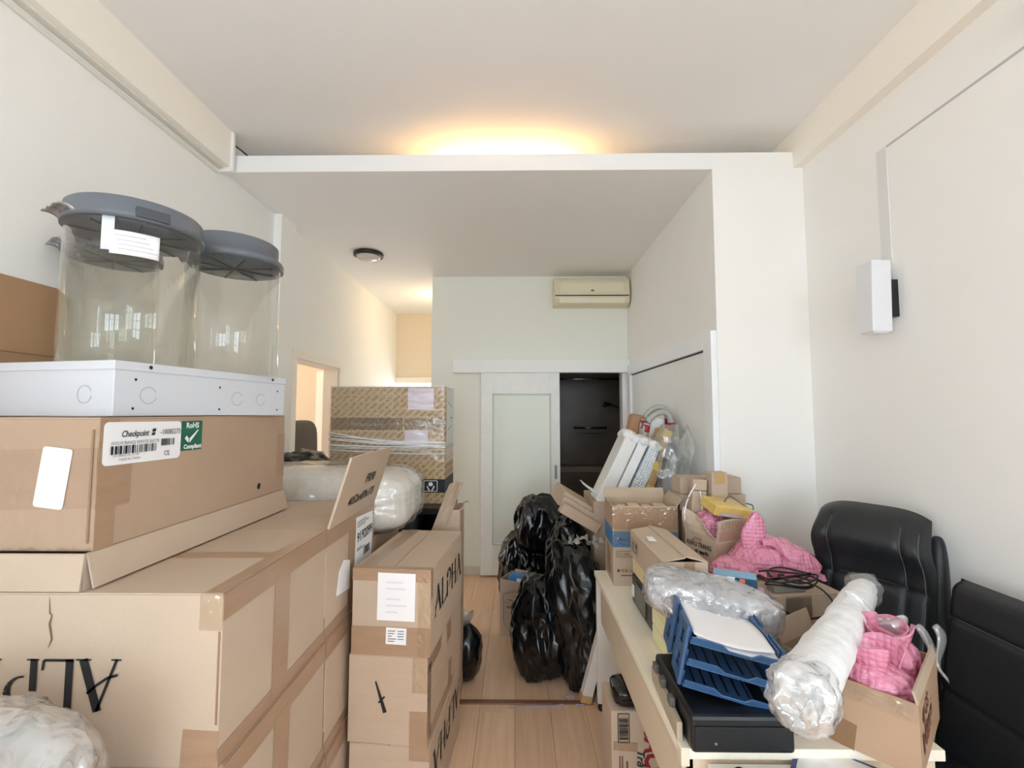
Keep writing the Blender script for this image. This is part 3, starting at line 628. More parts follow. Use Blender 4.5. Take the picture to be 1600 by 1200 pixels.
jar('clear jar mostly hidden behind the largest jar, foil tab on its lid', -1.575, 1.70, 0.145, 0.455, 0.055, False, (), (-125,))

# brown card panel leaning on the left wall
t = thing('card_panel', 'brown flattened cardboard standing against the left wall behind the jars', 'cardboard', (-1.722, 1.31, ZE), (0, R(-1), 0))
MB().box(-0.012, 0.006, -0.30, 0.335, 0, 0.475).build('panel', KRAFTD, t, bevel=0.002); MB().box(0.006, 0.009, -0.30, 0.335, 0.215, 0.218).build('fold_line', KEDGE, t)

# wrapped bundle at the bottom left corner, on a low carton below the frame
carton('low carton at the bottom left corner under the wrapped bundle', (-1.22, 0.80, 0), (0.9, 0.44, 0.784), 0, KRAFT, tape=False)
t = thing('wrapped_bundle', 'white bundle in clear plastic at the bottom left corner', 'bundle', (-1.06, 0.80, 0.785))
blob('bundle', (0, 0, 0.125), (0.225, 0.15, 0.115), FOAMG, t, seed=3, amp=0.020, freq=7, sq=3.2, zmin=0.0, sub=5)
blob('plastic_film', (0, 0, 0.132), (0.25, 0.178, 0.138), CRINKLE, t, seed=9, amp=0.018, freq=8, sq=3.0, zmin=0.001, sub=5)
sheet('loose_plastic', lambda u, v: (0.02 + 0.17 * u + 0.02 * math.sin(v * 6), -0.02 + 0.10 * v, 0.22 + 0.10 * u * (1 - 0.6 * v) + 0.014 * math.sin(u * 11 + v * 7)), BAGCLR, t, 16, 12, 0.0006)

# ---- three ALPHA cartons in the aisle stack
ca = Vector((-0.346, 1.807, 0)) + Matrix.Rotation(R(-4.7), 3, 'Z') @ Vector((-0.16, 0.295, 0))
for k, (zz, lab, dx) in enumerate(((0.0, 'ALPHA carton at the bottom of the aisle stack, print upside down', 0.004), (0.3335, 'middle ALPHA carton of the aisle stack with patched tape', 0.0), (0.667, 'top ALPHA carton of the aisle stack with two paper labels', 0.006))):
    t, F = carton(lab, (ca.x + dx, ca.y, zz), (0.32, 0.59, 0.333), R(-4.7 + (0.6, -0.5, 0)[k]), KRAFT2 if k == 2 else KRAFT, seam='y', tape=False, group='ALPHA cartons stacked beside the aisle')
    f = F['right']; h = 0.333
    if k == 2:
        alpha_print(f, 0.06, 0.125, 0.115, t, sx=1.12)
        F['top'].rect('tape', 0.0, 0.0, 0.32, 0.03, TAPE, t); F['top'].rect('tape', 0.03, 0.03, 0.085, 0.59, TAPE, t, rot=R(-2)); F['front'].rect('tape', 0.0, 0.285, 0.32, 0.333, TAPE, t); F['front'].rect('tape', 0.0, 0.0, 0.32, 0.11, TAPE, t)
        F['front'].rect('paper_label', 0.105, 0.135, 0.258, 0.318, PAPER, t, t=0.002, h=0.0015, rot=R(-0.6)); lb = F['front'].rect('small_label', 0.142, 0.045, 0.224, 0.108, PAPER, t, t=0.002, h=0.0015, rot=R(-1))
        F['front'].polys('fine_print', [[(0.15, v), (0.15 + d_, v), (0.15 + d_, v + 0.003), (0.15, v + 0.003)] for v, d_ in ((0.095, 0.03), (0.085, 0.026), (0.075, 0.016), (0.065, 0.034), (0.056, 0.028))] + [[(0.19, v), (0.215, v), (0.215, v + 0.003), (0.19, v + 0.003)] for v in (0.095, 0.085, 0.075, 0.065)], INKG, lb, h=0.005)
        F['front'].polys('faint_print', [[(0.14, v), (0.14 + d_, v), (0.14 + d_, v + 0.006), (0.14, v + 0.006)] for v, d_ in ((0.28, 0.07), (0.255, 0.08), (0.215, 0.06), (0.19, 0.085), (0.165, 0.05))], mat('fainter_ink', (226, 227, 232), 0.8), t, h=0.005)
        F['front'].rect('clear_tape', 0.27, 0.0, 0.32, 0.30, TAPEC, t, h=0.002); f.rect('tape', 0.0, 0.22, 0.03, 0.333, TAPE, t)
    elif k == 1:
        f.rect('tape', 0.0, 0.27, 0.20, 0.333, TAPE, t); f.rect('tape', 0.30, 0.24, 0.38, 0.333, TAPE, t, rot=R(4)); f.rect('tape', 0.02, 0.0, 0.42, 0.05, TAPE, t); f.rect('tape', 0.33, 0.04, 0.39, 0.14, TAPE, t, rot=R(-6)); f.rect('clear_tape', 0.0, 0.02, 0.05, 0.30, TAPEC, t)
        F['front'].rect('tape', 0.25, 0.0, 0.32, 0.13, TAPE, t); F['front'].rect('clear_tape', 0.26, 0.2, 0.32, 0.333, TAPEC, t, h=0.001)
        F['front'].polys('printed_lettering', stroke([(0.112, 0.235), (0.152, 0.12)], [0.006, 0.016]) + stroke([(0.125, 0.155), (0.15, 0.18)], 0.007), INK, t)
    else:
        alpha_print(f, 0.56, 0.27, 0.115, t, rot=math.pi, sx=1.12); F['front'].rect('tape', 0.24, 0.28, 0.32, 0.333, TAPE, t)

# black bag on the floor beside that stack
t = thing('bin_bag', 'small black plastic bag on the floor beside the aisle stack', 'bag', (-0.325, 2.86, 0)); blob('bag', (0, 0, 0.165), (0.095, 0.10, 0.165), BAG, t, seed=21, amp=0.012, freq=9, sq=2.4, zmin=0.002, pinch=0.55, sub=4)
sheet('tied_neck', lambda u, v: ((0.02 + 0.035 * v) * math.cos(u * 6.28), (0.02 + 0.03 * v) * math.sin(u * 6.28), 0.31 + 0.07 * v + 0.012 * math.sin(u * 25)), BAGCLR, t, 24, 6, 0.001)

# big wrapped bundle behind, on a plain carton
carton('plain carton hidden under the long plastic wrapped bundle', (-1.17, 2.505, 0), (0.90, 0.53, 0.995), 0, KRAFT, tape=False)
t = thing('wrapped_bundle', 'long white bundle wrapped in clear plastic behind the opened flap', 'bundle', (-1.10, 2.51, 0.998))
blob('padding', (0, 0, 0.158), (0.535, 0.255, 0.15), mat('bundle_cream', (228, 224, 214), 0.3, bump=0.9, bscale=5, stretch=(5, 5, 0.8), ridge=True, bdetail=3, var=0.08, vscale=7), t, seed=5, amp=0.010, freq=5, sq=4.5, zmin=0.0, sub=5, stretch=(1, 1, 1))
blob('plastic_film', (0, 0, 0.16), (0.552, 0.27, 0.164), WRAP, t, seed=6, amp=0.016, freq=6, sq=4.2, zmin=0.001, sub=5, stretch=(4, 1, 1))
MB().box(-0.5, 0.30, -0.262, -0.20, 0.001, 0.05).build('base_foam', mat('cream_foam', (222, 216, 200), 0.7), t, bevel=0.006)

# dark storage cabinet behind, carrying the printed carton
DK = mat('dark_grey_plastic', (52, 58, 66), 0.4)
t = thing('storage_cabinet', 'dark grey open storage cabinet under the film wrapped carton', 'cabinet', (-1.08, 3.22, 0))
MB().box(-0.62, 0.62, -0.27, 0.27, 0.96, 1.0).build('top', BLACKP, t, bevel=0.003)
for x in (-0.62, 0.59): MB().box(x, x + 0.03, -0.27, 0.27, 0, 0.96).build('side', DK, t)
MB().box(-0.59, 0.59, 0.25, 0.27, 0, 0.96).build('back', BLACKP, t)
for z in (0.03, 0.45, 0.78): MB().box(-0.59, 0.59, -0.25, 0.25, z, z + 0.03).build('shelf', DK, t)
for x in (0.1, 0.32): blob('tub', (x, -0.05, 0.875), (0.09, 0.15, 0.06), mat('grey_tub', (84, 94, 106), 0.4), t, seed=2, amp=0, sq=8, sub=3, zmin=0.812)

# carton with an all-over diagonal print, wrapped in film
def print_mat():
    m = bpy.data.materials.new('diagonal_print'); m.use_nodes = True; nt = m.node_tree; N = nt.nodes.new; L = nt.links.new; p = nt.nodes['Principled BSDF']
    p.inputs['Roughness'].default_value = 0.6
    tc = N('ShaderNodeTexCoord'); mp = N('ShaderNodeMapping'); mp.inputs['Rotation'].default_value = (0, R(42), 0); L(tc.outputs['Object'], mp.inputs[0])
    sp = N('ShaderNodeSeparateXYZ'); L(mp.outputs[0], sp.inputs[0])
    cm = N('ShaderNodeCombineXYZ'); L(sp.outputs['Z'], cm.inputs['Y']); L(sp.outputs['X'], cm.inputs['X'])
    br = N('ShaderNodeTexBrick'); L(cm.outputs[0], br.inputs['Vector']); br.inputs['Scale'].default_value = 1.0
    br.inputs['Color1'].default_value = lin(160, 126, 88); br.inputs['Color2'].default_value = lin(170, 136, 98); br.inputs['Mortar'].default_value = lin(200, 178, 142)
    br.inputs['Brick Width'].default_value = 0.075; br.inputs['Row Height'].default_value = 0.034; br.inputs['Mortar Size'].default_value = 0.0075; br.inputs['Mortar Smooth'].default_value = 0.2
    n = N('ShaderNodeTexNoise'); n.inputs['Scale'].default_value = 110; n.inputs['Detail'].default_value = 2; L(tc.outputs['Object'], n.inputs['Vector'])
    r = N('ShaderNodeValToRGB'); r.color_ramp.elements[0].position = 0.48; r.color_ramp.elements[1].position = 0.58; L(n.outputs[0], r.inputs[0])
    mx = N('ShaderNodeMix'); mx.data_type = 'RGBA'; L(r.outputs[0], mx.inputs[0]); L(br.outputs[0], mx.inputs[6]); mx.inputs[7].default_value = lin(196, 172, 136)
    L(mx.outputs[2], p.inputs['Base Color']); return m
PRN = print_mat()
FW, FD, FH = 0.80, 0.36, 0.80
t, F = carton('tall carton with diagonal all-over print, wrapped in clear film', (-0.893, 3.28, 1.001), (FW, FD, FH), R(-1.0), PRN, seam='y', tape=False)
f = F['front']; BAND = mat('black_print_band', (36, 36, 38), 0.5)
f.rect('tape', 0.0, 0.50, FW, 0.585, TAPEC, t); bd = f.rect('printed_band', 0.0, 0.075, FW, 0.165, BAND, t)
f.rect('label', 0.54, 0.64, 0.72, 0.79, mat('lilac_label', (226, 214, 224), 0.3), t, rot=R(-0.5)); f.rect('label', 0.52, 0.39, 0.68, 0.50, mat('lilac_label', (226, 214, 224)), t, h=-0.0004)
f.polys('frame_mark', stroke([(0.66, 0.085), (0.75, 0.085), (0.75, 0.155), (0.66, 0.155), (0.66, 0.085)], 0.004), PAPER, bd, h=0.003)
f.polys('hands_mark', [[(0.705 + 0.016 * math.cos(R(a)), 0.132 + 0.014 * math.sin(R(a))) for a in range(0, 360, 30)]] + stroke([(0.68, 0.12), (0.69, 0.10), (0.698, 0.088)], 0.008) + stroke([(0.73, 0.12), (0.72, 0.10), (0.712, 0.088)], 0.008), PAPER, bd, h=0.003)
f.text('printed_text', 'EXTRA HEAVY CARTON', 0.40, 0.170, 0.014, INK, t)
F['right'].rect('white_patch', 0.06, 0.40, 0.34, 0.79, mat('patch_white', (206, 210, 204), 0.4), t); F['right'].rect('printed_band', 0.0, 0.075, FD, 0.165, BAND, t)
F['right'].polys('printed_marks', stroke([(0.08, 0.70), (0.28, 0.66)], 0.008) + stroke([(0.2, 0.58), (0.3, 0.585)], 0.012) + stroke([(0.10, 0.5), (0.28, 0.53)], 0.006), INK, t)
b = MB()
def shell(u, v):
    a = u * 4; k = int(min(a, 3.999)); q = a - k; w2, d2 = FW / 2 + 0.006, FD / 2 + 0.006
    c = [(-w2, -d2), (w2, -d2), (w2, d2), (-w2, d2)]; p0, p1 = c[k], c[(k + 1) % 4]
    x, y = p0[0] + (p1[0] - p0[0]) * q, p0[1] + (p1[1] - p0[1]) * q
    z = 0.28 + 0.53 * v; o = 1 + 0.006 * noise.noise(Vector((x * 6, y * 6, z * 30)))
    return (x * o, y * o, z)
b.grid(120, 60, shell); b.build('stretch_wrap', WRAP, t, smooth=True)
STR = mat('film_strand', (244, 245, 246), 0.2)
rnd = random.Random(5); b = MB()
for k in range(11):
    z0 = 0.385 + rnd.uniform(-0.035, 0.10); z1 = 0.36 + rnd.uniform(-0.02, 0.06)
    pts = [(-FW / 2 - 0.006 + (FW + 0.012) * i / 10, -FD / 2 - 0.010 - 0.003 * rnd.random(), z0 + (z1 - z0) * (i / 10) - 0.012 * math.sin(i / 10 * math.pi) + rnd.uniform(-0.002, 0.002)) for i in range(11)]
    b.tube(pts, rnd.uniform(0.0012, 0.004), 5)
b.build('film_strands', STR, t, smooth=True)

# black bag on the cabinet, chair in the side room
t = thing('bin_bag', 'black plastic bag heaped left of the film wrapped carton', 'bag', (-1.50, 3.12, 1.001)); blob('bag', (0, 0, 0.165), (0.195, 0.20, 0.16), BAG, t, seed=31, amp=0.03, freq=6, sq=2.2, zmin=0.002, sub=5)
sheet('bag_flap', lambda u, v: (-0.10 + 0.25 * u, -0.14 + 0.1 * v, 0.30 - 0.12 * u + 0.04 * v + 0.012 * math.sin(u * 14)), BAG, t, 20, 8, 0.001)
t = thing('office_chair', 'dark grey padded chair seen through the left doorway', 'chair', (-2.20, 4.55, 0), R(205))
CG = mat('chair_fabric', (84, 84, 82), 0.8, bump=0.1, bscale=90)
blob('backrest', (0, 0.0, 1.23), (0.155, 0.05, 0.31), CG, t, seed=4, amp=0.004, freq=4, sq=4, sub=4); blob('seat', (0, -0.24, 0.60), (0.25, 0.24, 0.05), CG, t, seed=4, amp=0.003, freq=4, sq=5, sub=4)
MB().tube([(0, 0.05, 0.60), (0, 0.07, 0.98)], 0.02).build('back_post', BLACKP, t); MB().tube([(0, -0.22, 0.08), (0, -0.22, 0.56)], 0.025).build('column', BLACKP, t)
for k in range(5): a = k * 2 * math.pi / 5; MB().tube([(0, -0.22, 0.09), (0.26 * math.cos(a), -0.22 + 0.26 * math.sin(a), 0.03)], 0.018).build('foot', BLACKP, t)

# open carton behind the aisle stack with a torn raised flap
t, F = carton('open carton with torn raised flap behind the aisle stack', (-0.385, 2.68, 0), (0.12, 0.20, 1.07), 0, KRAFT, open_top=True)
flap(t, (0.058, -0.10, 1.07), (0.058, 0.10, 1.07), (1, 0, 0), (0, 0, 1), 0.03, 50, KRAFT3, wob=0.01)
flap(t, (-0.11, -0.103, 0.93), (-0.03, -0.103, 0.95), (0, -1, 0), (0.40, 0, 1), 0.31, 4, KRAFT3, 'torn_flap', wob=0.03, t=0.006)
F['right'].rect('tape', 0.02, 0.75, 0.1, 1.06, TAPE, t)

# ================================================================== RIGHT SIDE: THE DESK
DX0, DX1, DY0, DY1, DZ = 0.435, 1.13, 1.255, 2.605, 0.73
t = thing('desk', 'pale wood desk covered with boxes and clutter', 'desk', ((DX0 + DX1) / 2, (DY0 + DY1) / 2, 0))
wx, wy = (DX1 - DX0) / 2, (DY1 - DY0) / 2
tp = MB().box(-wx, wx, -wy, wy, DZ - 0.028, DZ).build('top', DESKW, t, bevel=0.002)
MB().box(-wx - 0.001, -wx + 0.022, -wy - 0.002, -wy + 0.03, DZ - 0.045, DZ - 0.002).build('corner_block', mat('pale_block', (226, 214, 190), 0.5), tp, bevel=0.002)
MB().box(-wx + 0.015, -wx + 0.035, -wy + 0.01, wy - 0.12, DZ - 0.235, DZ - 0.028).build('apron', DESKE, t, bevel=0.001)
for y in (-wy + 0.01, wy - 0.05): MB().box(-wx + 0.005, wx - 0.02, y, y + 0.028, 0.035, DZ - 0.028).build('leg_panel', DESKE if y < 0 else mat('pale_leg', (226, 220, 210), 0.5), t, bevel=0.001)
for x in (-wx + 0.03, wx - 0.05):
    for y in (-wy + 0.024, wy - 0.036): MB().lathe([(0, 0), (0.022, 0), (0.024, 0.012), (0.012, 0.035), (0, 0.035)], 16, (x, y, 0)).build('foot', BLACKP, t)
# lower cream cabinet in front of the desk end
t = thing('side_cabinet', 'cream low cabinet pushed against the near end of the desk', 'cabinet', (0.70, 1.02, 0))
MB().box(-0.20, 0.20, -0.2, 0.225, 0.672, 0.70).build('top', mat('cream_top', (226, 222, 212), 0.5), t, bevel=0.002); MB().box(-0.19, 0.19, -0.19, 0.215, 0.03, 0.672).build('body', mat('cream_body', (214, 208, 196), 0.5), t)
for k in range(2): MB().box(-0.188 + 0.19 * k, -0.002 + 0.19 * k, -0.20, -0.19, 0.05, 0.66).build('door', mat('cream_top', (226, 222, 212)), t, bevel=0.002)
for x in (-0.18, 0.15): MB().box(x, x + 0.03, -0.15, 0.15, 0, 0.03).build('foot', BLACKP, t)
t = thing('clipboard', 'blue edged clipboard with white paper at the bottom of the frame', 'clipboard', (0.785, 1.15, 0.7025), (0, 0, R(-38)))
MB().box(-0.11, 0.11, -0.15, 0.15, 0, 0.004).build('board', mat('navy_board', (28, 56, 120), 0.4), t, bevel=0.001); sheet('paper', lambda u, v: (-0.098 + 0.196 * u, -0.138 + 0.276 * v, 0.0055 + 0.001 * math.sin(u * 4)), PAPER, t, 6, 6, 0.0008)
t = thing('cable', 'black cable lying on the cream cabinet below the printer', 'cable', (0, 0, 0)); MB().tube(curve_pts([(0.53, 1.19, 0.706), (0.57, 1.22, 0.706), (0.60, 1.19, 0.706), (0.66, 1.215, 0.706), (0.72, 1.18, 0.706)]), 0.005).build('cord', BLACKP, t, smooth=True); MB().box(0.525, 0.55, 1.165, 1.195, 0.7005, 0.718).build('plug', BLACKP, t, bevel=0.003)

# --- blue banded open carton at the far end of the desk
t, F = carton('open carton with a blue band at the far end of the desk', (0.668, 2.497, DZ + 0.0005), (0.335, 0.25, 0.405), R(-2), KRAFT3, open_top=True)
f = F['front']; BLU = mat('print_blue', (62, 124, 178), 0.55, var=0.08); CLR = mat('faded_kraft', (208, 168, 140), 0.7)
f.rect('blue_band', 0.0, 0.195, 0.335, 0.275, BLU, t); F['left'].rect('blue_band', 0.0, 0.195, 0.25, 0.285, BLU, t)
f.rect('taped_band', 0.0, 0.285, 0.335, 0.40, TAPE, t); F['left'].rect('taped_band', 0.0, 0.295, 0.25, 0.40, TAPE, t); f.rect('clear_tape', 0.0, 0.20, 0.335, 0.40, TAPEC, t, h=0.002)
f.text('printed_text', 'RC-548-0251', 0.025, 0.152, 0.022, mat('brown_ink', (116, 76, 56), 0.8), t, sx=0.8); f.polys('printed_frame', stroke([(0.018, 0.146), (0.135, 0.146), (0.135, 0.175), (0.018, 0.175), (0.018, 0.146)], 0.0025), mat('brown_ink', (116, 76, 56)), t)
f.text('printed_text', '数量 ALUMIN', 0.04, 0.07, 0.018, mat('brown_ink', (116, 76, 56)), t); f.polys('printed_marks', [[(0.02, 0.07), (0.034, 0.07), (0.034, 0.084), (0.02, 0.084)], [(0.04, 0.05), (0.13, 0.05), (0.13, 0.055), (0.04, 0.055)]], mat('brown_ink', (116, 76, 56)), t)
f.text('printed_text', 'AN/CA', 0.03, 0.225, 0.026, mat('dark_blue_ink', (26, 54, 90), 0.6), t, h=0.003)
b = F['left']; b.polys('faded_print', [[(0.06 + 0.006 * (k % 3), 0.03 + k * 0.017), (0.16 + 0.012 * ((k * 7) % 4), 0.03 + k * 0.017), (0.16 + 0.012 * ((k * 7) % 4), 0.038 + k * 0.017), (0.06 + 0.006 * (k % 3), 0.038 + k * 0.017)] for k in range(9)], mat('faded_brown', (160, 112, 82), 0.9), t)
for k, (x, w_) in enumerate(((-0.12, 0.06), (-0.055, 0.07), (0.02, 0.06), (0.09, 0.075))):
    q = thing('small_box', ('leftmost', 'second', 'third', 'rightmost')[k] + ' of the cream boxes packed inside the blue banded carton', 'box', (0.668 + x, 2.49, DZ + 0.006), R(-2)); MB().box(-w_ / 2 + 0.04, w_ / 2 + 0.028, -0.11, 0.11, 0, 0.36 + 0.008 * (k % 2)).build('body', mat('cream_card', (222, 200, 160), 0.7), q, bevel=0.002); MB().box(-w_ / 2 + 0.041, w_ / 2 + 0.027, -0.109, 0.109, 0.3605 + 0.008 * (k % 2), 0.364 + 0.008 * (k % 2)).build('lid', mat('cream_lid', (226, 206, 170), 0.7), q)
flap(t, (-0.1675, 0.123, 0.405), (0.1675, 0.123, 0.405), (0, 1, 0), (0, 0, 1), 0.055, 12, KRAFT3, wob=0.004); flap(t, (0.165, -0.12, 0.405), (0.165, 0.12, 0.405), (1, 0, 0), (0, 0, 1), 0.05, 35, KRAFT3)
# --- mask carton
t, F = carton('open carton printed KHẨU TRANG with ragged flaps', (0.985, 2.235, DZ + 0.0005), (0.245, 0.195, 0.295), R(22), KRAFT2, open_top=True)
f = F['left']
f.text('printed_text', 'KHẨU TRANG', 0.012, 0.250, 0.031, INK, t, bold=0.0006, sx=0.78); f.text('printed_text', 'tự nguyện', 0.065, 0.224, 0.020, INK, t, bold=0.001, shear=0.25)
f.rect('tape', 0.06, 0.279, 0.11, 0.294, TAPE, t, h=-0.0006)
F['front'].rect('clear_tape', 0.0, 0.12, 0.245, 0.29, TAPEC, t); F['front'].rect('tape', 0.12, 0.12, 0.20, 0.22, TAPE, t, h=-0.0007)
rg = flap(t, (-0.12, 0.0975, 0.295), (-0.12, -0.0975, 0.295), (-1, 0, 0), (0, 0, 1), 0.13, 4, KRAFT2, 'ragged_flap', taper=0.0, wob=0.02)
for v_ in rg.data.vertices: v_.co.z = 0.295 + (v_.co.z - 0.295) * (0.30 + 0.70 * max(0, min(1, (v_.co.y + 0.0975) / 0.195)))
fa = flap(t, (-0.1225, -0.095, 0.295), (0.1225, -0.095, 0.295), (0, -1, 0), (0, 0, 1), 0.10, 8, KRAFT2, wob=0.012); flap(t, (-0.11, -0.101, 0.30), (0.12, -0.101, 0.30), (0, -1, 0), (0, 0, 1), 0.09, 10, TAPEC, 'clear_tape', wob=0.012, t=0.001)
flap(t, (0.12, -0.0975, 0.295), (0.12, 0.0975, 0.295), (1, 0, 0), (0, 0, 1), 0.11, 22, KRAFT3, wob=0.012)
q = thing('bubble_wrap', 'crumpled pink bubble wrap inside the KHẨU TRANG carton', 'bubble wrap', (0.945, 2.225, DZ + 0.02)); blob('sheet', (0, 0.01, 0.30), (0.055, 0.05, 0.075), PINK, q, seed=51, amp=0.018, freq=14, sub=5, sq=2.4)
q = thing('small_carton', 'tall narrow carton standing at the back of the KHẨU TRANG carton', 'box', (1.005, 2.30, DZ + 0.007), R(8)); MB().box(-0.042, 0.042, -0.03, 0.03, 0, 0.585).build('body', KRAFT3, q, bevel=0.002); MB().box(-0.024, 0.026, -0.0318, -0.029, 0.53, 0.5862).build('tape', mat('amber_tape', (190, 156, 104), 0.3), q)
q = thing('power_adapter', 'small brown box with white cable beside the tall narrow carton', 'adapter', (0.918, 2.315, DZ + 0.50), (0, R(4), R(-6)))
MB().box(-0.035, 0.035, -0.03, 0.03, 0, 0.055).build('body', KRAFT3, q, bevel=0.006); MB().tube(curve_pts([(-0.02, -0.03, 0.03), (-0.06, -0.05, -0.04), (-0.075, -0.06, -0.12), (-0.05, -0.06, -0.20), (-0.04, -0.06, -0.25)]), 0.0035, 6).build('cable', PAPER, q, smooth=True); MB().tube(curve_pts([(0.0, -0.034, 0.0), (0.01, -0.04, -0.06), (0.015, -0.04, -0.14)]), 0.003, 6).build('cable', PAPER, q, smooth=True)
MB().box(-0.035, 0.035, -0.03, 0.028, -0.49, -0.002).build('support_tube', KRAFT3, q, bevel=0.004)
q = thing('tape_package', 'yellow taped flat package on top of the KHẨU TRANG carton', 'package', (0.995, 2.19, DZ + 0.415), (R(14), R(9), R(12)))
MB().box(-0.10, 0.10, -0.06, 0.06, 0, 0.05).build('body', mat('yellow_tape', (214, 184, 104), 0.3, var=0.12, vscale=20), q, bevel=0.006); MB().box(-0.07, 0.05, -0.061, -0.0585, 0.004, 0.02).build('clear_window', mat('grey_window', (188, 176, 176), 0.2), q)
MB().tube(curve_pts([(-0.02, 0.0, 0.052), (0.03, 0.04, 0.07), (0.06, 0.02, 0.06), (0.10, -0.04, 0.045), (0.115, -0.02, 0.06), (0.115, 0.02, 0.05)]), 0.003, 6).build('wire', mat('grey_wire', (96, 92, 86), 0.4), q, smooth=True)
# --- flat cartons stacked behind it
for k, (z, lab) in enumerate(((DZ + 0.0005, 'plain carton under the two flat cartons by the wall corner'), (1.105, 'lower flat carton by the wall corner behind the KHẨU TRANG carton'), (1.192, 'upper flat carton by the wall corner behind the KHẨU TRANG carton'))):
    hh = 0.372 if k == 0 else 0.085
    carton(lab, ((1.02, 1.035, 1.025)[k], 2.475, z), ((0.30, 0.345, 0.325)[k], 0.12, hh), R((0, -1, 1.5)[k]), KRAFT3, seam='x', tape=False, group='flat cartons by the wall corner')
# --- stack near the left edge: black appliance, pale carton, arrow carton
t = thing('black_appliance', 'black boxy appliance on the desk under the pale carton', 'appliance', (0.70, 2.015, DZ))
MB().box(-0.155, 0.075, -0.175, 0.175, 0.004, 0.132).build('housing', BLACKP, t, bevel=0.006); MB().box(-0.159, -0.154, -0.06, 0.10, 0.02, 0.118).build('side_window', mat('dark_window', (58, 58, 54), 0.25), t, bevel=0.001); MB().box(-0.1585, -0.154, 0.135, 0.165, 0.035, 0.085).build('sticker', PAPER, t)
for y in (-0.1, 0.06): MB().lathe([(0, 0), (0.012, 0), (0.012, 0.006), (0, 0.006)], 12, (-0.1, y, 0)).build('foot', BLACKP, t)
carton('pale carton between the black appliance and the arrow printed carton', (0.637, 2.03, DZ + 0.1325), (0.165, 0.36, 0.072), 0, mat('pale_card', (226, 202, 158), 0.75), seam='y', tape=False)
t, F = carton('carton with arrow and glass symbols and a lifted lid', (0.637, 1.985, DZ + 0.205), (0.175, 0.47, 0.118), 0, KRAFT2, open_top=True)
flap(t, (-0.086, -0.235, 0.118), (-0.086, 0.235, 0.118), (1, 0, 0), (0, 0, 1), 0.09, 80, KRAFT2); flap(t, (0.086, 0.235, 0.118), (0.086, -0.235, 0.118), (-1, 0, 0), (0, 0, 1), 0.09, 76, KRAFT2)
F['front'].rect('tape', 0.085, 0.075, 0.125, 0.117, TAPE, t)
f = F['front']
def symbols(f, u, v, s, parent):
    P = stroke([(u, v), (u + 2.6 * s, v), (u + 2.6 * s, v + 1.3 * s), (u, v + 1.3 * s), (u, v)], 0.04 * s) + stroke([(u + 1.3 * s, v), (u + 1.3 * s, v + 1.3 * s)], 0.04 * s) + stroke([(u, v + 0.2 * s), (u + 2.6 * s, v + 0.2 * s)], 0.04 * s)
    for d in (0.4, 0.85):
        P += stroke([(u + d * s, v + 0.3 * s), (u + d * s, v + 0.9 * s)], 0.12 * s); P.append([(u + (d - 0.18) * s, v + 0.85 * s), (u + (d + 0.18) * s, v + 0.85 * s), (u + d * s, v + 1.12 * s)])
    P.append([(u + 1.68 * s, v + 1.1 * s), (u + 1.75 * s, v + 0.7 * s), (u + 1.95 * s, v + 0.58 * s), (u + 2.15 * s, v + 0.7 * s), (u + 2.22 * s, v + 1.1 * s)]); P += stroke([(u + 1.95 * s, v + 0.3 * s), (u + 1.95 * s, v + 0.6 * s)], 0.08 * s) + stroke([(u + 1.75 * s, v + 0.32 * s), (u + 2.15 * s, v + 0.32 * s)], 0.08 * s)
    f.polys('printed_symbols', P, INK, parent)
symbols(f, 0.035, 0.005, 0.046, t); symbols(F['left'], 0.02, 0.03, 0.045, t)
F['top'].rect('white_label', 0.025, 0.24, 0.06, 0.31, PAPER, t, h=0.011, rot=R(-6))
q = thing('ink_box', 'small blue and white box lying in front of the arrow carton', 'box', (0.80, 1.70, DZ + 0.235), R(-24)); MB().box(-0.07, 0.07, -0.035, 0.035, 0, 0.062).build('body', PAPER, q, bevel=0.001)
MB().box(-0.0705, 0.0705, -0.0355, 0.0355, 0.0625, 0.064).build('blue_lid', mat('light_blue', (122, 176, 206), 0.4), q); MB().box(0.0, 0.0712, -0.0362, 0.03, 0.004, 0.062).build('dark_panel', mat('navy_print', (22, 66, 96), 0.4), q); MB().box(0.015, 0.032, -0.0375, -0.035, 0.004, 0.06).build('red_stripe', mat('coral', (226, 106, 88), 0.5), q); MB().box(-0.071, 0.071, -0.02, 0.034, -0.232, -0.001).build('stand_card', KRAFT3, q)
t = thing('drawer_unit', 'pale yellow plastic drawer unit beside the blue letter trays', 'drawer unit', (0.62, 1.735, DZ)); YEL = mat('pale_yellow_plastic', (226, 220, 166), 0.35)
MB().box(-0.085, 0.085, -0.085, 0.095, 0, 0.19).build('case', YEL, t, bevel=0.004)
for k in range(3): MB().box(-0.089, -0.084, -0.08, 0.09, 0.008 + 0.06 * k, 0.062 + 0.06 * k).build('drawer', mat('yellow_drawer', (230, 225, 178), 0.3), t, bevel=0.002)
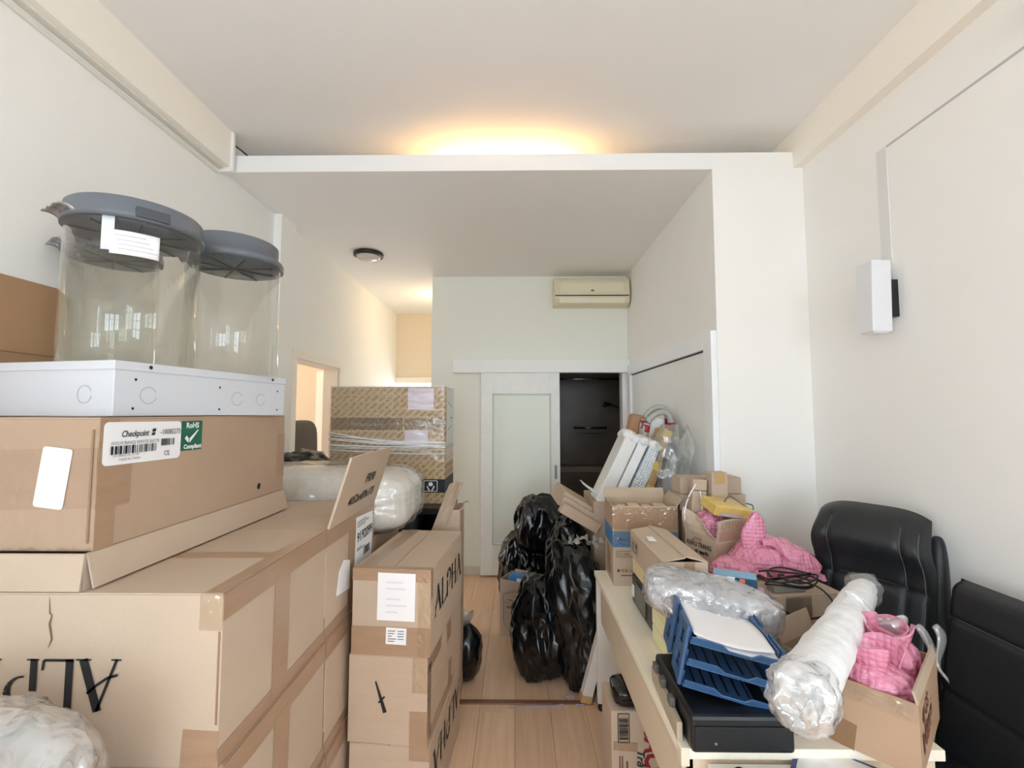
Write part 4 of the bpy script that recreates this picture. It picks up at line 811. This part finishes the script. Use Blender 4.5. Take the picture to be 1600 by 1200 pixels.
# --- printer, letter trays, wrapped device
t = thing('printer', 'black printer at the near end of the desk under the blue trays', 'printer', (0.592, 1.40, DZ))
MB().box(-0.135, 0.135, -0.165, 0.15, 0.0, 0.095).build('body', BLACKP, t, bevel=0.010); MB().box(-0.128, 0.128, -0.169, -0.163, 0.012, 0.07).build('front_panel', mat('soft_black', (16, 17, 19), 0.5), t, bevel=0.001); dot(Face((-0.135, -0.170, 0), (1, 0, 0), (0, 0, 1)), 0.06, 0.03, 0.004, INKG, t, 'badge')
t = thing('socket_strip', 'beige socket strip with plugs on the desk edge left of the printer', 'power strip', (0.452, 1.40, DZ), R(-3)); MB().box(-0.012, 0.004, -0.12, 0.16, 0, 0.05).build('strip', mat('beige_plastic', (178, 164, 142), 0.5), t, bevel=0.003)
for y in (-0.06, 0.03, 0.11): MB().box(-0.014, 0.003, y, y + 0.028, 0.0505, 0.075).build('plug', mat('grey_plug', (96, 94, 90), 0.4), t, bevel=0.003)
t = thing('letter_tray', 'blue three-tier letter tray holding loose papers', 'letter tray', (0.60, 1.435, DZ + 0.102), (0, R(11), R(-10)))
TW, TD = 0.235, 0.30
for k in range(3):
    z = 0.004 + 0.060 * k
    tr = MB().box(-TW / 2, TW / 2, -TD / 2, TD / 2, z, z + 0.004).build('tray', BLUEP, t); MB().grid(12, 3, lambda u, v: (-TW / 2 + TW * u, -TD / 2 - 0.012 * v, z + 0.004 + (0.020 - 0.012 * (0.35 < u < 0.75)) * v)).build('front_lip', BLUEP, tr, solid=0.004)
    for x in (-TW / 2, TW / 2 - 0.005): MB().box(x, x + 0.005, -TD / 2 + 0.02, TD / 2, z + 0.004, z + 0.034).build('side_wall', BLUEP, tr)
    MB().box(-TW / 2, TW / 2, TD / 2 - 0.005, TD / 2, z + 0.004, z + 0.034).build('back_wall', BLUEP, tr)
    for j in range(14): MB().box(-TW / 2 + 0.02 + j * 0.0148, -TW / 2 + 0.026 + j * 0.0148, -TD / 2 + 0.03, TD / 2 - 0.05, z - 0.0006, z + 0.0046).build('slot', BLACKP, tr) if k < 2 and j % 2 else None
for x in (-TW / 2 - 0.012, TW / 2 + 0.002):
    for y0 in (-TD / 2 + 0.01, TD / 2 - 0.12):
        b = MB().box(x, x + 0.010, y0, y0 + 0.028, 0.0, 0.165).box(x, x + 0.010, y0 + 0.08, y0 + 0.108, 0.0, 0.165)
        for z in (0.0, 0.07, 0.137): b.box(x + 0.001, x + 0.009, y0 + 0.02, y0 + 0.09, z, z + 0.026)
        b.build('riser', mat('blue_riser', (54, 88, 128), 0.4), t, bevel=0.002)
for k, (a, dx, dy) in enumerate(((3, 0.004, -0.005), (-4, -0.004, 0.006))):
    q = thing('paper_sheet', ('upper', 'lower')[1 - k] + ' of the white sheets curling in the top letter tray', 'paper', (0.60, 1.435, DZ + 0.102), (0, R(11), R(-10)))
    sheet('sheet', lambda u, v: (-0.105 + 0.21 * u + dx, -0.148 + 0.29 * v + dy, 0.131 + 0.006 * k + 0.012 * (2 * u - 1) ** 2 + 0.010 * math.sin(v * 4 + k) * u), PAPER, q, 14, 14, 0.0012)
t = thing('wrapped_device', 'silvery device rolled in clear stretch film on top of the letter trays', 'package', (0.675, 1.62, 0.968), (R(4), R(11), R(-6)))
blob('device', (0, 0, 0), (0.205, 0.09, 0.052), mat('silver_grey', (196, 198, 202), 0.35, metal=0.2, var=0.45, vscale=11, bump=0.7, bscale=16, ridge=True), t, seed=61, amp=0.010, freq=7, sq=4.5, sub=5)
blob('film', (0, 0, 0), (0.213, 0.096, 0.058), CRINKLE, t, seed=62, amp=0.012, freq=16, sq=4.2, sub=6)
# --- cables box, pink wrap, open carton, roll, pink carton
t, F = carton('worn carton with a coil of black cable on it', (1.115, 1.905, DZ + 0.0005), (0.30, 0.22, 0.185), R(8), KRAFT3, seam='x', tape=False)
F['front'].rect('clear_tape', 0.05, 0.0, 0.16, 0.185, TAPEC, t); F['front'].rect('stain', 0.12, 0.03, 0.16, 0.15, TAPE, t)
t = thing('cable_coil', 'black cable coil with a grey adapter on the worn carton', 'cable', (1.085, 1.85, DZ + 0.187), R(8)); rnd = random.Random(3)
MB().box(-0.085, 0.05, -0.03, 0.02, 0, 0.022).build('adapter', mat('adapter_grey', (150, 146, 140), 0.4), t, bevel=0.003)
for k in range(5):
    cx = 0.02 + rnd.uniform(-0.05, 0.05); ra = 0.07 + rnd.uniform(0, 0.035)
    MB().tube(curve_pts([(cx + ra * math.cos(a) * 1.1, -0.01 + ra * 0.55 * math.sin(a), 0.028 + 0.01 * k + 0.008 * math.sin(a * 2 + k)) for a in [q * 0.63 + k for q in range(10)]], 6), 0.0036, 6).build('loop', BLACKP, t, smooth=True)
MB().tube(curve_pts([(-0.13, -0.125, -0.02), (-0.10, -0.128, -0.035), (-0.03, -0.13, -0.055), (0.05, -0.13, -0.045), (0.085, -0.12, -0.01), (0.07, -0.07, 0.03), (0.02, -0.02, 0.04)], 8), 0.0036, 6).build('loop', BLACKP, t, smooth=True)
t = thing('bubble_wrap', 'heap of pink bubble wrap between the mask carton and the chair', 'bubble wrap', (1.09, 2.04, DZ + 0.188), R(-6))
def drape(p):
    if p.z > 0: p.x *= 1 - 0.35 * min(1, p.z / 0.11)
    return p
blob('heap', (0.03, 0.01, 0.05), (0.17, 0.085, 0.075), PINK, t, seed=71, amp=0.022, freq=7, sq=2.3, sub=6, zmin=0.001, fn=drape)
blob('heap', (-0.145, -0.045, 0.02), (0.09, 0.055, 0.045), PINK, t, seed=72, amp=0.014, freq=10, sq=2.3, sub=5)
sheet('upright_fold', lambda u, v: (-0.065 + 0.03 * v + (0.010 + 0.040 * math.sin(v * 2.7)) * math.cos(u * 6.0), -0.02 + 0.022 * math.sin(u * 6.0) * (1 - 0.5 * v), 0.05 + 0.215 * v - 0.03 * (math.cos(u * 6.0) * v) ** 2), PINK, t, 40, 24, 0.003)
sheet('draped_sheet', lambda u, v: (-0.03 + 0.25 * u, -0.075 + 0.16 * v, 0.015 + 0.155 * (1 - u) ** 1.2 * math.sin(math.pi * min(1, v * 0.75 + 0.28)) + 0.012 * math.sin(v * 22 + u * 5) + 0.012 * math.sin(u * 12 - v * 6)), PINK, t, 50, 40, 0.003)
sheet('draped_sheet', lambda u, v: (-0.23 + 0.20 * u, -0.105 + 0.09 * v, -0.02 + 0.085 * math.sin(math.pi * (0.15 + 0.8 * v)) * (0.35 + 0.65 * u) + 0.010 * math.sin(u * 17 + v * 9)), PINK, t, 40, 24, 0.003)
t, F = carton('open worn carton half hidden by the white roll', (1.03, 1.57, DZ + 0.0005), (0.22, 0.17, 0.105), R(32), KRAFT3, open_top=True)
flap(t, (-0.11, -0.083, 0.105), (0.11, -0.083, 0.105), (0, -1, 0), (0, 0, 1), 0.05, 40, KRAFT3, wob=0.008); flap(t, (-0.11, 0.083, 0.105), (0.11, 0.083, 0.105), (0, 1, 0), (0, 0, 1), 0.07, 20, KRAFT3)
# pink carton
tr_, F = carton('kraft carton stuffed with pink bubble wrap at the near right', (1.02, 1.365, DZ + 0.0005), (0.26, 0.34, 0.175), R(-48), mat('kraft_card_worn', (182, 150, 122), 0.75, var=0.08, vscale=5, bump=0.25, bscale=6), open_top=True)
F['front'].rect('tape', 0.07, 0.0, 0.13, 0.07, mat('dark_tape', (140, 106, 76), 0.3), tr_, rot=R(-8)); F['front'].rect('tape', 0.10, 0.145, 0.16, 0.17, TAPE, tr_); F['front'].rect('tape', 0.20, 0.15, 0.25, 0.172, TAPE, tr_)
F['right'].text('handwriting', 'Hàng', 0.04, 0.04, 0.075, mat('brown_ink', (116, 76, 56)), tr_, bold=0.003, rot=R(12)); F['right'].text('handwriting', 'ĐCS', 0.05, 0.105, 0.05, mat('brown_ink', (116, 76, 56)), tr_, bold=0.002, rot=R(12))
F['front'].rect('clear_tape', 0.0, 0.13, 0.26, 0.175, TAPEC, tr_, h=0.002)
flap(tr_, (0.128, -0.17, 0.175), (0.128, 0.17, 0.175), (1, 0, 0), (0, 0, 1), 0.03, -14, KRAFT3)
t = thing('bubble_wrap', 'pink bubble wrap bursting out of the near right carton', 'bubble wrap', (1.02, 1.365, DZ + 0.01), R(-48))
for k, (x, y, z, rx, ry, rz) in enumerate(((0.03, -0.085, 0.135, 0.070, 0.06, 0.055), (0.03, 0.06, 0.15, 0.075, 0.08, 0.060), (0.03, -0.02, 0.12, 0.08, 0.12, 0.045))):
    blob('crumple', (x, y, z), (rx, ry, rz), PINK, t, seed=80 + k, amp=0.016, freq=12, sq=2.2, sub=5)
for k, (x, y, a, r0, hh) in enumerate(((0.035, -0.08, 0.4, 0.035, 0.10), (0.045, 0.05, 2.2, 0.032, 0.115), (0.02, 0.125, 4.0, 0.025, 0.09))):
    sheet('curled_fold', lambda u, v: (x + (r0 + 0.03 * v + 0.006 * math.sin(u * 13)) * math.cos(u * 4.9 + a), y + (r0 + 0.025 * v) * math.sin(u * 4.9 + a), 0.145 + hh * v + 0.014 * math.sin(u * 8 + k)), PINK, t, 40, 16, 0.004)
t = thing('torn_plastic', 'torn clear plastic hanging off the pink carton', 'plastic film', (0, 0, 0))
sheet('film', lambda u, v: (1.06 + 0.13 * u + 0.01 * math.sin(v * 9), 1.52 - 0.08 * u - 0.04 * v, 1.035 - 0.09 * v - 0.05 * u + 0.02 * math.sin(u * 7 + v * 5)), BAGCLR, t, 20, 14, 0.0006)
for k, (x0, l) in enumerate(((1.225, 0.22), (1.26, 0.13))):
    sheet('torn_tail', lambda u, v: (x0 + 0.02 * math.sin(v * 5 + k) + (u - 0.5) * 0.035 * (1 - 0.85 * v), 1.42 - 0.05 * v, 0.97 - l * v + 0.01 * math.sin(u * 4)), BAGCLR, t, 5, 16, 0.0008)
# white roll
A, B = Vector((0.620, 1.035, 0.990)), Vector((1.285, 1.72, 0.968)); ax = (B - A); L_ = ax.length
t = thing('wrapped_roll', 'long white foam wrapped roll lying across the near right boxes', 'roll', tuple(A)); t.rotation_mode = 'QUATERNION'; t.rotation_quaternion = ax.to_track_quat('Z', 'Y')
def rollfn(u, v):
    r = 0.060 - 0.014 * v + 0.006 * noise.noise(Vector((math.cos(u * 6.283) * 2, math.sin(u * 6.283) * 2, v * 9))) + 0.0005 * math.sin(v * 90 + 2 * math.sin(u * 6.283))
    r *= 1 - 0.15 * max(0, v - 0.9) * 10
    return (r * math.cos(u * 6.2832), r * math.sin(u * 6.2832), 0.05 + (L_ - 0.05) * v)
b = MB(); b.grid(40, 90, rollfn); b.build('foam', FOAM, t, smooth=True)
blob('film_end', (0, 0, 0.03), (0.048, 0.048, 0.065), CRINKLE, t, seed=91, amp=0.018, freq=16, sub=5, sq=2.4); blob('film_end', (0, 0, L_ + 0.0), (0.045, 0.045, 0.035), BAGCLR, t, seed=92, amp=0.012, freq=18, sub=4)
blob('core', (0, 0, 0.05), (0.045, 0.045, 0.045), FOAMG, t, seed=93, amp=0.01, freq=14, sub=4); sheet('film_tail', lambda u, v: (-0.05 + 0.05 * u, 0.01 + 0.03 * math.sin(u * 5), -0.01 - 0.07 * v + 0.02 * math.sin(u * 6)), BAGCLR, t, 12, 10, 0.0008)

# ================================================================== CHAIRS
t = thing('office_chair', 'black leather executive chair against the right wall', 'chair', (1.415, 1.885, 0), R(-58))
BW = 0.208
def backpad(u, v, side):
    x = (u - 0.5) * 2; z = 0.50 + 0.735 * v
    wd = BW * (1 - 0.10 * max(0, v - 0.75) * 4 - 0.05 * (1 - v)); cr = (1 - abs(x) ** 3.0)
    rec = 0.13 * (v - 0.1) - 0.05 * math.exp(-((v - 0.84) / 0.12) ** 2)
    if side > 0: th = 0.055 + 0.022 * math.exp(-((v - 0.82) / 0.11) ** 2) + 0.02 * math.exp(-((v - 0.30) / 0.2) ** 2); th -= 0.012 * math.exp(-((v - 0.60) / 0.018) ** 2); th -= 0.008 * math.exp(-((abs(x) - 0.62) / 0.05) ** 2) * (v < 0.95)
    else: th = 0.035
    e = min(1.0, (1 - abs(x)) / 0.12, v / 0.06 + 0.05, (1 - v) / 0.07); e = max(0.0, e); e = math.sqrt(1 - (1 - e) ** 2)
    top = -0.035 * (abs(x) ** 4) * (v > 0.5) * (v - 0.5) * 2
    return (x * wd, rec - side * th * e, z + top)
b = MB(); b.grid(48, 60, lambda u, v: backpad(u, v, 1)); b.build('backrest', LEATHER, t, smooth=True)
b = MB(); b.grid(24, 30, lambda u, v: backpad(u, v, -1)); b.build('back_shell', LEATHER, t, smooth=True)
for xs in (0.19, 0.81):
    MB().tube([Vector(backpad(xs, v / 40, 1)) + Vector((0, -0.001, 0)) for v in range(24, 38)], 0.0016, 5).build('stitching', STITCH, t, smooth=True)
for xs in (0.955,): MB().tube([Vector(backpad(xs, v / 40, 1)) + Vector((0, -0.002, 0)) for v in range(3, 38)], 0.0018, 5).build('stitching', STITCH, t, smooth=True)
MB().tube([Vector(backpad(u / 30, 0.60 + 0.02 * math.sin(u / 30 * math.pi), 1)) + Vector((0, 0.001, 0)) for u in range(3, 28)], 0.0016, 5).build('stitching', STITCH, t, smooth=True)
blob('side_bolster', (0.185, 0.115, 0.84), (0.035, 0.04, 0.30), LEATHER, t, seed=2, amp=0.002, freq=4, sq=3, sub=4, rot=(R(-9), 0, 0))
blob('seat', (0, -0.17, 0.47), (0.19, 0.17, 0.055), LEATHER, t, seed=2, amp=0.003, freq=5, sq=4.5, sub=4); MB().tube([(0, -0.16, 0.09), (0, -0.16, 0.43)], 0.028).build('column', BLACKP, t)
for k in range(5): a = k * 2 * math.pi / 5 + 0.5; MB().tube([(0, -0.16, 0.10), (0.17 * math.cos(a), -0.16 + 0.17 * math.sin(a), 0.05)], 0.02).build('foot', BLACKP, t); MB().lathe([(0, 0), (0.02, 0.0), (0.026, 0.025), (0.02, 0.05), (0, 0.05)], 10, (0.17 * math.cos(a), -0.16 + 0.17 * math.sin(a), 0)).build('caster', BLACKP, t)
t = thing('side_chair', 'black padded chair with a flat back at the right frame edge', 'chair', (1.44, 1.283, 0), R(-90))
def flatback(u, v, s):
    x = (u - 0.5) * 2; e = max(0.0, min(1, (1 - abs(x)) / 0.06, v / 0.05, (1 - v) / 0.06)); e = math.sqrt(1 - (1 - e) ** 2)
    th = (0.045 - 0.010 * math.exp(-((v - 0.80) / 0.012) ** 2) - 0.010 * math.exp(-((v - 0.42) / 0.012) ** 2)) * e
    return (x * 0.35, 0.01 + 0.11 * v - s * th, 0.42 + 0.62 * v)
b = MB(); b.grid(40, 70, lambda u, v: flatback(u, v, 1)); b.build('backrest', LEATHER, t, smooth=True); b = MB(); b.grid(20, 30, lambda u, v: flatback(u, v, -1)); b.build('back_shell', LEATHER, t, smooth=True)
for vv in (0.80, 0.42): MB().tube([Vector(flatback(u / 30, vv, 1)) for u in range(1, 30)], 0.0018, 5).build('stitching', STITCH, t, smooth=True)
blob('seat', (0, -0.13, 0.44), (0.31, 0.155, 0.065), LEATHER, t, seed=2, amp=0.002, freq=5, sq=6, sub=4)
for x in (-0.3, 0.3):
    for y in (-0.25, 0.04): MB().tube([(x, y, 0), (x, y, 0.40)], 0.016).build('leg', BLACKP, t)

# ================================================================== THE ALCOVE HEAP
carton('large plain carton under the leaning wrapped panels', (0.80, 3.20, 0), (0.60, 0.44, 1.04), 0, KRAFT3, tape=False)
def leaner(name, label, x, y, z, th, dep, ln, m, ang=26, cat='panel', film=None, rz=0):
    t = thing(name, label, cat, (x, y, z), (0, R(ang), R(rz)), 'wrapped panels leaning in the alcove')
    MB().box(0, th, -dep / 2, dep / 2, 0, ln).build('board', m, t, bevel=0.006)
    if film: blob('film_tuft', (th / 2, 0, ln + 0.012), (th / 2 + 0.008, dep / 2, 0.028), film, t, seed=int(x * 100) % 17, amp=0.012, freq=16, sq=3, sub=4)
    return t
leaner('wrapped_package', 'leftmost white panel in clear film leaning in the alcove', 0.515, 3.10, 1.045, 0.085, 0.22, 0.47, mat('panel_paper', (226, 226, 222), 0.22, bump=0.6, bscale=10, ridge=True, bdetail=3), film=FOAM)
t = leaner('wrapped_package', 'second leaning panel, white foam with a crinkled film front', 0.618, 3.09, 1.045, 0.060, 0.22, 0.43, FOAM, film=FOAMG)
leaner('wrapped_package', 'third leaning panel wrapped in silvery bubble film', 0.700, 3.08, 1.045, 0.085, 0.20, 0.40, mat('bubble_silver', (214, 222, 226), 0.25, bump=0.6, voro=60.0, metal=0.15), film=FOAMG)
t = leaner('taped_carton', 'slim brown carton with yellow tape leaning beside the panels', 0.812, 3.08, 1.045, 0.055, 0.20, 0.50, mat('kraft_card_tan', (182, 150, 104), 0.6, var=0.1), ang=19, cat='box')
for z in (0.06, 0.22, 0.44): MB().box(-0.001, 0.056, -0.102, 0.102, z, z + 0.055).build('yellow_tape', mat('yellow_tape', (214, 184, 104)), t)
leaner('dark_board', 'thin dark blue board leaning beside the slim taped carton', 0.885, 3.08, 1.045, 0.02, 0.2, 0.40, mat('slate', (88, 98, 112), 0.4), ang=17)
leaner('foam_slab', 'white foam slab standing behind the leaning panels', 0.845, 3.255, 1.045, 0.085, 0.09, 0.56, FOAM, ang=12, cat='foam')
t = leaner('tall_carton', 'tall slim brown carton at the back of the leaning panels', 0.70, 3.33, 1.045, 0.12, 0.12, 0.585, KRAFTD, ang=14, cat='box'); MB().box(0.01, 0.11, -0.05, 0.05, 0.5855, 0.588).build('open_end', BLACKP, t)
t = thing('curved_handles', 'pair of grey curved handles with red grips behind the panels', 'handles', (0.98, 3.16, 1.045)); GR = mat('handle_grey', (176, 176, 170), 0.4); RED = mat('grip_red', (160, 36, 56), 0.4)
for k, (dy, s) in enumerate(((0.0, 1.0), (0.07, 1.06))):
    MB().tube(curve_pts([(-0.10, dy, 0.0), (-0.09, dy, 0.36), (-0.07, dy, 0.50 * s), (0.0, dy, 0.57 * s), (0.075, dy, 0.57 * s), (0.10, dy, 0.50 * s)], 8), 0.021, 10).build('tube', GR, t, smooth=True); MB().tube([(0.10, dy, 0.505 * s), (0.102, dy, 0.44 * s)], 0.024, 10).build('grip', RED, t, smooth=True); MB().tube([(-0.072, dy, 0.49 * s), (-0.08, dy, 0.44 * s)], 0.024, 10).build('grip', RED, t, smooth=True)
t = thing('clear_bag', 'large clear plastic bag holding white tubes beside the panel door', 'bag', (1.015, 3.06, 1.045)); blob('film', (0.01, -0.02, 0.235), (0.10, 0.085, 0.235), BAGCLR, t, seed=41, amp=0.025, freq=9, sq=3, sub=5, zmin=0.002)
for k, (x0, x1) in enumerate(((-0.03, -0.04), (0.0, 0.05))): MB().tube([(x0, -0.02, 0.01), ((x0 + x1) / 2, -0.02, 0.2), (x1, -0.01, 0.36)], [0.026, 0.024, 0.02], 12).build('white_tube', FOAM, t, smooth=True)
t = thing('plastic_sheet', 'crumpled clear plastic sheet standing against the panel door', 'plastic film', (1.07, 2.86, 0.0))
sheet('film', lambda u, v: (-0.02 + 0.04 * noise.noise(Vector((u * 3, v * 3, 1))), -0.13 + 0.30 * u, 1.0 + (0.50 + 0.05 * math.sin(u * 9)) * v), BAGCLR, t, 24, 24, 0.0008); MB().box(-0.16, 0.055, -0.14, 0.09, 0, 1.0).build('holder', KRAFT3, t, bevel=0.003)

# bin bags in the passage
def binbag(label, x, y, r, h, seed, amp=0.035, lean=(0, 0), pinch=0.35, z=0.002):
    t = thing('bin_bag', label, 'bag', (x, y, z), 0, 'black bin bags heaped before the shower')
    def fn(p):
        k = max(0, (p.z + h / 2) / h); p.x += lean[0] * k * k; p.y += lean[1] * k * k; return p
    blob('bag', (0, 0, h / 2), (r[0], r[1], h / 2), BAG, t, seed=seed, amp=amp, freq=4.2, sq=3.0, sub=6, zmin=0.0, stretch=(1.5, 1.5, 0.7), pinch=pinch, fn=fn, octv=3)
    sheet('tied_neck', lambda u, v: (lean[0] + (0.02 + 0.06 * v) * math.cos(u * 6.28), lean[1] + (0.02 + 0.05 * v) * math.sin(u * 6.28), h - 0.05 + 0.06 * v + 0.014 * math.sin(u * 19)), BAG, t, 30, 6, 0.001)
    return t
binbag('glossy black bin bag lying at the front of the heap', 0.155, 2.915, (0.15, 0.14), 0.55, 101, pinch=0.25, lean=(-0.03, 0.02))
binbag('tall black bin bag beside the far end of the desk', 0.415, 2.80, (0.15, 0.13), 0.80, 102, lean=(-0.10, 0.05), pinch=0.3, amp=0.03)
binbag('black bin bag standing behind the small printed carton', 0.12, 3.78, (0.23, 0.18), 0.64, 103)
t = binbag('black bin bag on top of the heap under the opened carton', 0.235, 3.62, (0.21, 0.16), 0.36, 104, z=0.575, pinch=0.2)
binbag('black bin bag at the bottom under the opened carton', 0.36, 3.22, (0.12, 0.17), 0.86, 105, pinch=0.15)
t = thing('plastic_scraps', 'grey plastic scraps spilling over the tall bin bag', 'plastic film', (0.375, 2.84, 0.80))
for k in range(5): sheet('scrap', lambda u, v: (-0.10 + 0.05 * k + 0.07 * u, -0.05 + 0.02 * (k % 3) + 0.08 * v, 0.012 + 0.012 * k % 0.03 + 0.02 * math.sin(u * 6 + k) * math.cos(v * 5 + k)), mat('grey_scrap', (158, 154, 146), 0.4), t, 8, 8, 0.001)
t = thing('cardboard_box', 'flattened brown carton with folded flaps tipped on the bin bags', 'box', (0.36, 3.10, 0.965), (R(8), R(31), R(12)))
MB().box(-0.13, 0.15, -0.10, 0.14, 0.0, 0.10).build('body', KRAFT2, t, bevel=0.003); MB().box(-0.13, 0.15, -0.135, -0.1005, 0.02, 0.075).build('folded_flap', KRAFT2, t, bevel=0.002); MB().box(-0.125, 0.16, -0.19, -0.136, -0.02, 0.045).build('folded_flap', KRAFT, t, bevel=0.002); MB().box(-0.13, 0.15, -0.101, -0.099, 0.06, 0.066).build('slit', KEDGE, t)
q = thing('paper_sheet', 'curled white sheet of paper on the tipped brown carton', 'paper', (0.50, 3.06, 1.10)); sheet('sheet', lambda u, v: (-0.07 + 0.16 * u, -0.06 + 0.12 * v, 0.055 * (1 - u) ** 2 - 0.035 * u + 0.012 * math.sin(v * 3)), mat('bluish_paper', (226, 228, 238), 0.6), q, 12, 8, 0.002)
# small printed carton, print upside down
hp = Vector((-0.127, 3.384, 0)) + Matrix.Rotation(R(-26), 3, 'Z') @ Vector((0.135, 0.10, 0))
t, F = carton('small open carton with a shield outline and upside-down red print', (hp.x, hp.y, 0), (0.27, 0.20, 0.40), R(-26), KRAFT, open_top=True)
f = F['front']; BR = mat('brown_ink', (116, 76, 56))
f.polys('shield_outline', stroke([(0.03, 0.10), (0.03, 0.30), (0.125, 0.335), (0.22, 0.30), (0.22, 0.10)], 0.003) + stroke([(0.03 + 0.19 * k / 10, 0.10 - 0.075 * math.sin(math.pi * k / 10)) for k in range(11)], 0.003) + stroke([(0.037, 0.105), (0.037, 0.292), (0.125, 0.325), (0.213, 0.292), (0.213, 0.105)], 0.0015)
        + stroke([(0.037, 0.24), (0.213, 0.24)], 0.002) + stroke([(0.037, 0.17), (0.213, 0.17)], 0.002) + stroke([(0.11, 0.29), (0.14, 0.29)], 0.002) + stroke([(0.05, 0.13), (0.08, 0.13)], 0.002) + stroke([(0.17, 0.13), (0.20, 0.13)], 0.002)
        + sum([stroke([(0.125 + 0.012 * math.cos(R(a)), 0.115 + 0.012 * math.sin(R(a))), (0.125 + 0.030 * math.cos(R(a)), 0.115 + 0.030 * math.sin(R(a)))], 0.004) for a in range(0, 360, 45)], []), BR, t)
f.text('printed_text', 'ĐẠI HỒNG PHÁT', 0.205, 0.222, 0.0275, mat('red_ink', (150, 50, 46), 0.7), t, rot=math.pi, bold=0.001, sx=0.72); f.text('printed_text', 'CHẤT LƯỢNG TẠO NIỀM TIN', 0.207, 0.268, 0.0135, BR, t, rot=math.pi, bold=0.0004, sx=0.8)
q = thing('snack_packet', 'blue and white packet sticking out of the small printed carton', 'packet', (hp.x - 0.02, hp.y - 0.02, 0.03), R(-26))
blob('packet', (0, 0, 0.265), (0.09, 0.045, 0.14), mat('packet_blue', (76, 128, 190), 0.3, var=0.3, vscale=12), q, seed=7, amp=0.008, freq=12, sq=4, sub=4); MB().box(0.0, 0.075, -0.053, -0.045, 0.31, 0.385).build('white_panel', PAPER, q, bevel=0.002)
MB().box(-0.04, 0.08, 0.0, 0.012, 0.30, 0.43).build('card_insert', KRAFT2, q, bevel=0.001)
# foam strip by the desk leg, floor string, things under the desk
t = thing('foam_strip', 'white foam strip with a brown taped end leaning by the desk leg', 'foam', (0.375, 2.625, 0), (R(6), R(14), R(8))); MB().box(-0.03, 0.03, -0.025, 0.025, 0.05, 0.42).build('strip', mat('strip_white', (222, 216, 210), 0.6), t, bevel=0.004); MB().box(-0.032, 0.032, -0.027, 0.027, 0.012, 0.055).build('taped_end', mat('amber_tape', (190, 156, 104)), t, bevel=0.003)
t = thing('string', 'thin bluish plastic string lying on the floor by the threshold', 'string', (0, 0, 0)); MB().tube(curve_pts([(-0.05, 2.57, 0.004), (0.1, 2.575, 0.004), (0.25, 2.60, 0.004), (0.33, 2.65, 0.004), (0.30, 2.69, 0.004), (0.27, 2.66, 0.004), (0.33, 2.60, 0.004), (0.43, 2.62, 0.004)]), 0.003, 6).build('strand', mat('string_blue', (150, 156, 196), 0.5), t, smooth=True)
t = thing('black_case', 'small glossy black case on the barcode carton under the desk', 'case', (0.525, 1.985, 0.4125)); blob('shell', (0, 0, 0.036), (0.125, 0.075, 0.034), mat('glossy_black', (16, 17, 18), 0.12), t, seed=3, amp=0.002, freq=8, sq=5, sub=4, zmin=0.0005)
for z in (0.030, 0.046): MB().box(-0.10, 0.05, -0.080, -0.068, z, z + 0.006).build('ridge', BLACKP, t, bevel=0.002)
MB().box(-0.045, -0.02, -0.083, -0.072, 0.024, 0.054).build('latch', mat('pull_metal', (176, 186, 184)), t, bevel=0.002)
t, F = carton('carton with barcode and red handwriting under the desk', (0.548, 2.005, 0), (0.335, 0.20, 0.412), 0, KRAFT2, seam='x', tape=False)
f = F['front']; REDI = mat('marker_red', (142, 36, 40), 0.7)
bc = f.rect('barcode_panel', 0.027, 0.292, 0.072, 0.403, mat('kraft_grey_print', (176, 156, 132), 0.8), t); f.polys('barcode', [[(y_, x_) for x_, y_ in q] for q in bars(0.302, 0.031, 0.085, 0.037, 60, 8)] + stroke([(0.027, 0.292), (0.072, 0.292), (0.072, 0.403), (0.027, 0.403), (0.027, 0.292)], 0.003), INK, t, h=0.003)
f.rect('tape', 0.006, 0.258, 0.105, 0.292, TAPE, t, rot=R(-4)); f.text('handwriting', 'SÁCH', 0.135, 0.345, 0.10, REDI, t, rot=R(-90), bold=0.004, shear=0.2, sx=0.8); f.text('handwriting', 'Trả lại', 0.103, 0.265, 0.042, INK, t, rot=R(-90), shear=0.3, bold=0.001)
f.polys('fine_print', [[(x, 0.10), (x + 0.005, 0.10), (x + 0.005, 0.24), (x, 0.24)] for x in (0.03, 0.04)] + [[(0.058, 0.12), (0.065, 0.12), (0.065, 0.22), (0.058, 0.22)]], BR, t)
